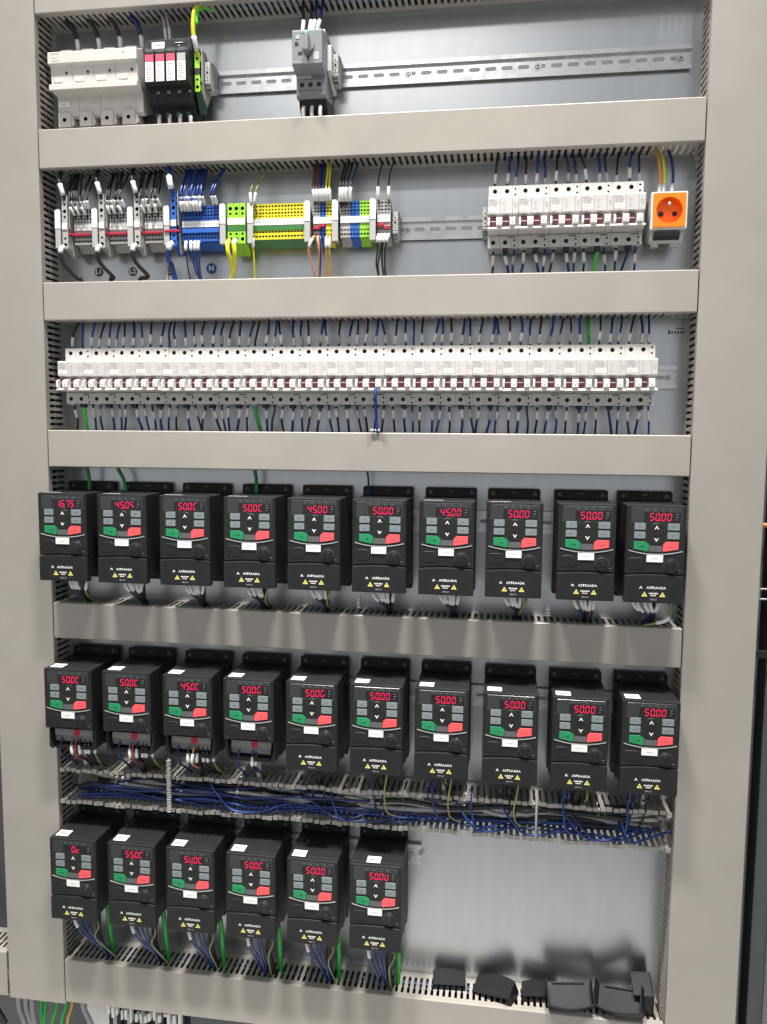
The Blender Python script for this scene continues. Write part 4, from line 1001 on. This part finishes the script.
        wire([(x - 8, -56, zb + 6), (x - 6, -62, zb - 20), (x - 8, -56, zb - 62), (x - 4, -42, zt + 2), (x - 2, -36, zt - 22)], 4.6, 'w_black', f'thick black motor cable {who}', 'motor cables of the lower drives', None, name='motor_cable', catn='cable', n=8)
# green and blue cables dropping behind the upper drives
for pxl, m, cn in ((91, 'w_green', 'dark green'), (122, 'w_green', 'second dark green'), (258, 'w_green', 'single green'), (370, 'w_blue', 'thin blue')):
    a = at(pxl, 478, .02) * 1000
    wire([(a.x - 8, -24, 1440), (a.x - 3, -26, 1420), (a.x + (6 if pxl == 122 else -2), -22, 1396), (a.x + (10 if pxl == 122 else -6), -16, 1330), (a.x, -5, 1250)], 3.0 if m == 'w_green' else 1.6, m, f'{cn} cable dropping behind the upper drives from the duct', None, None, name='network_cable', catn='cable')

# ------------------------------------------------------------------ cables lying in the open duct
for k in range(40):
    if k < 15: m, r, cn = random.choice((('w_blue', 1.9, 'blue'), ('w_navy', 1.9, 'dark blue'), ('w_navy', 1.7, 'dark blue'))); z = U(848, 866); y = -U(20, 60)
    elif k < 22: m, r, cn = 'braid', U(4.4, 5.6), 'grey braided'; z = U(858, 886); y = -U(14, 46)
    elif k < 28: m, r, cn = 'w_black', U(2.2, 4.2), 'black'; z = U(856, 884); y = -U(14, 52)
    elif k < 31: m, r, cn = 'w_grey', U(3.2, 4.5), 'grey'; z = U(860, 886); y = -U(14, 50)
    elif k < 34: m, r, cn = 'w_navy', 2.0, 'dark blue'; z = U(862, 880); y = -U(40, 58)
    else: m, r, cn = ('braid', U(4, 5), 'grey braided') if k % 3 else ('w_black', 4.0, 'black'); z = U(864, 888); y = -U(40, 56)
    xa = U(10, 120) if m != 'w_grey' else U(200, 420); xb_ = 1018 - U(0, 30)
    if 31 <= k < 34: xb_ = U(500, 800)
    if k >= 34: xa = U(380, 560)
    if k < 15 and k % 3 == 0: xb_ = U(420, 620)
    pts = []; x = xa
    while x < xb_:
        t = (x - xa) / (xb_ - xa)
        pts.append((x, max(-61, min(-8, y + U(-7, 7))), max(846 + r, min(893, z + U(-6, 6) + (4 if t > .6 else 0))))); x += U(45, 85)
    wire(pts, r, m, f'{cn} cable lying along the open duct under the middle drives', f'{cn} cables in the open duct', None, name='duct_cable', catn='cable', k=4, n=7)
# loops hanging out of the open duct on the right half
for k, (pa, pb, m) in enumerate(((455, 500, 'w_blue'), (470, 482, 'w_blue'), (560, 612, 'w_blue'), (566, 622, 'w_navy'), (300, 380, 'w_navy'), (210, 262, 'w_blue'), (500, 548, 'w_blue'), (618, 640, 'w_blue'), (330, 352, 'w_navy'))):
    a = at(pa, 795, .05) * 1000; b = at(pb, 812, .06) * 1000
    wire([(a.x, -36, 905), (a.x + 2, -52, 890), (a.x * .7 + b.x * .3, -66, 866), (a.x * .45 + b.x * .55, -70, 852), (b.x, -66, 853), (b.x + 30, -54, 860), (b.x + 60, -44, 866)], 1.9, m, f'{"dark blue" if m == "w_navy" else "blue"} wire looping out of the open duct, {ORD[1 + sorted((210, 300, 330, 455, 470, 500, 560, 566, 618)).index(pa)]} loop from the left', 'blue loops at the open duct', None, name='wire_loop', n=7)
a = at(640, 817, .06) * 1000
q = MB().cyl((0, 0), 'x', 6.2, -16, 20, 16); q.cyl((0, 0), 'x', 7.4, 2, 8, 16); q.cyl((0, 0), 'x', 4.2, 20, 26, 16)
tag(q.build('cable_plug', 'w_black', loc=(a.x - 35, -56, a.z + 8), bevel=.4, seg=1), 'black round cable plug in the open duct near its right end', 'plug')
def spiral(label, pxl, y0, y1, dep, r=4.2):
    a = at(pxl, y0, dep) * 1000; b = at(pxl, y1, dep) * 1000
    n = int((a.z - b.z) / 4.2)
    m = MB().tube([(0, 0, 0), (0, 0, a.z - b.z)], 2.0, 8)
    for i in range(n): m.cyl((U(-.4, .4), 0), 'z', r, i * 4.2 + .6, i * 4.2 + 3.0, 10)
    tag(m.build('cable_tie', 'clear', loc=(b.x, -dep * 1000, b.z), bevel=.3, seg=1), label, 'cable tie')
spiral('ribbed white plastic tie standing across the open duct at left', 169.5, 759, 812, .071)
spiral('short ribbed white tie between two upper drives at the duct', 358.5, 594, 608, .058, 3.4)
spiral('small white tie on the duct edge under the eighth upper drive', 548, 606, 616, .06, 4.6)
spiral('thin white tie hanging from the open duct near the middle', 535.5, 790, 838, .07, 1.6)

# ------------------------------------------------------------------ loose covers on the bottom duct
def tray_mesh():
    m = MB(); out = arc(-HW, HW, -2, -9, 14)
    m.prism([(-HW, 40)] + out + [(HW, 40)], 'y', -2, 0)                 # plate, front at -y
    for s in (-1, 1): m.prism([(s * HW, 40), (s * (HW - 2), 40), (s * (HW - 2), -2), (s * HW, -2)], 'y', 0, 32)
    inn = arc(-HW + 2, HW - 2, 0, -7, 14)
    m.prism(out + inn[::-1], 'y', 0, 24)
    m.box(-30, 30, 0, 3, 36, 38)
    return m.mesh('tray', 'blackmatte', bevel=.6, seg=1)
TM = tray_mesh()
def tray(label, x, y, z, rot, s=1.0):
    r = thing('loose_cover', label, 'plastic cover', (x, y, z), 'removed drive covers on the bottom duct', rot=[math.radians(v) for v in rot])
    o = put('shell', TM, r); o.scale = (s, s, s)
    for i in range(6): MB().box(-20 + i * 7, -16 + i * 7, -2.4, -1.9, 30, 34).build('vent_rib', 'blackp', o)
    return r
tray('flat loose black cover, leftmost on the bottom duct', 680, -14, 566, (-104, 0, 184), .66)
tray('loose black cover lying skewed beside the leftmost one', 760, -24, 570, (-112, 10, 157), .80)
tray('loose black ribbed cover half hidden behind the curved one', 832, -18, 566, (-100, 0, 186), .70)
tray('loose black cover with its curved hollow side up', 880, -58, 560, (47, 4, 183), .88)
tray('loose black cover with hollow side up near the right duct', 958, -60, 561, (50, 9, 161), .9)
tray('loose black cover standing on edge against the right duct', 1010, -40, 556, (-6, 66, 84), .95)

# ------------------------------------------------------------------ beyond the right duct: cabinet frame
root = thing('cabinet_frame', 'dark grey cabinet upright beyond the right duct', 'cabinet frame', (1138, 0, 100))
MB().box(-4, 9, -30, 25, 0, 2400).build('inner_strip', 'frame', root, bevel=1)
MB().box(9, 20, 0, 25, 0, 2400).build('gap_shade', 'frameblack', root)  # black strip painted for the shade inside the gap
MB().box(20, 44, -36, 30, 0, 2400).build('upright', 'frame', root, bevel=2)
MB().box(44, 70, -60, 30, 0, 2400).build('door_edge', 'framelight', root, bevel=1)
a = at(765, 525, .04) * 1000
wire([(a.x - 16, -30, a.z), (a.x, -44, a.z), (a.x + 30, -46, a.z + 1)], 3.6, 'w_orange', 'orange cable end crossing the cabinet frame at right', None, None, name='orange_cable', catn='cable')
a = at(763, 594, .05) * 1000
q = MB().box(-8, -5, -6, 0, -9, 9); q.box(-5, 6, -6, 0, 6.4, 9); q.box(-5, 6, -6, 0, -9, -6.4); tag(q.build('metal_clip', 'steel', loc=(a.x, -46, a.z), bevel=.5, seg=1), 'small grey metal clip on the right cabinet frame', 'clip')
a = at(760, 655, .05) * 1000
q = MB().box(-14, 40, -3, 0, -6, 6); q.box(-15, -12, -3.5, .5, -6.5, 6.5); tag(q.build('black_strap', 'frameblack', loc=(a.x, -44, a.z), bevel=.6, seg=1), 'black strap round the right cabinet frame', 'strap')

# ------------------------------------------------------------------ below and left
for k, (pxl, m, r, cn, bend) in enumerate(((20, 'w_grey', 5, 'first grey', 14), (27, 'w_grey', 5, 'second grey', 12), (33, 'w_grey', 5, 'third grey', 6), (42, 'w_green', 3.2, 'first green', 2), (46, 'w_green', 3.2, 'second green', -3), (57, 'w_green', 3.4, 'third green', -10), (66, 'w_green', 3.2, 'fourth green', -10), (72, 'w_amber', 2.4, 'yellow', -10), (84, 'w_grey', 4.6, 'fourth grey', 18))):
    a = at(pxl, 1003, .04) * 1000
    wire([(a.x - bend * .4, -34, 500), (a.x - bend * .2, -38, 476), (a.x, -42, a.z - 6), (a.x + bend * .7, -44, a.z - 30), (a.x + bend * 1.3, -40, a.z - 70)], r, m, f'{cn} cable emerging below the left duct, counted from the left', 'cables below the left duct', None, name='field_cable', catn='cable', n=8)
root = thing('terminal_block', 'dark terminal row with white markers under the bottom duct', 'terminal block', (at(110, 1012, .03).x * 1000, 0, 440))
m = MB()
for i in range(16):
    x = i * 9
    MB().box(x, x + 8.2, -34 - (i % 3) * 3, -3, -50, 12 + U(0, 16)).build('terminal', ('blackp', 'tgrey', 'blackp')[i % 3], root, bevel=.5, seg=1)
    MB().box(x + 1 + U(-.5, 2), x + 5 + U(0, 2), -46 + U(-4, 3), -36, U(-12, 4), 10 + U(-6, 9)).build('marker_tag', 'paper', root, bevel=.3, seg=1)
a = at(95, 1010, .02) * 1000
tag(MB().box(-24, 22, -6, -.5, -70, 40).build('white_panel', 'white', loc=(a.x, 0, 440), bevel=.5, seg=1), 'white panel strip visible under the bottom duct at left', 'panel')
wire([(-190, -22, 560), (-170, -40, 470), (-150, -52, 440), (-130, -50, 400)], 6, 'w_black', 'black cable in the dark corner at the lower left', None, None, name='corner_cable', catn='cable')
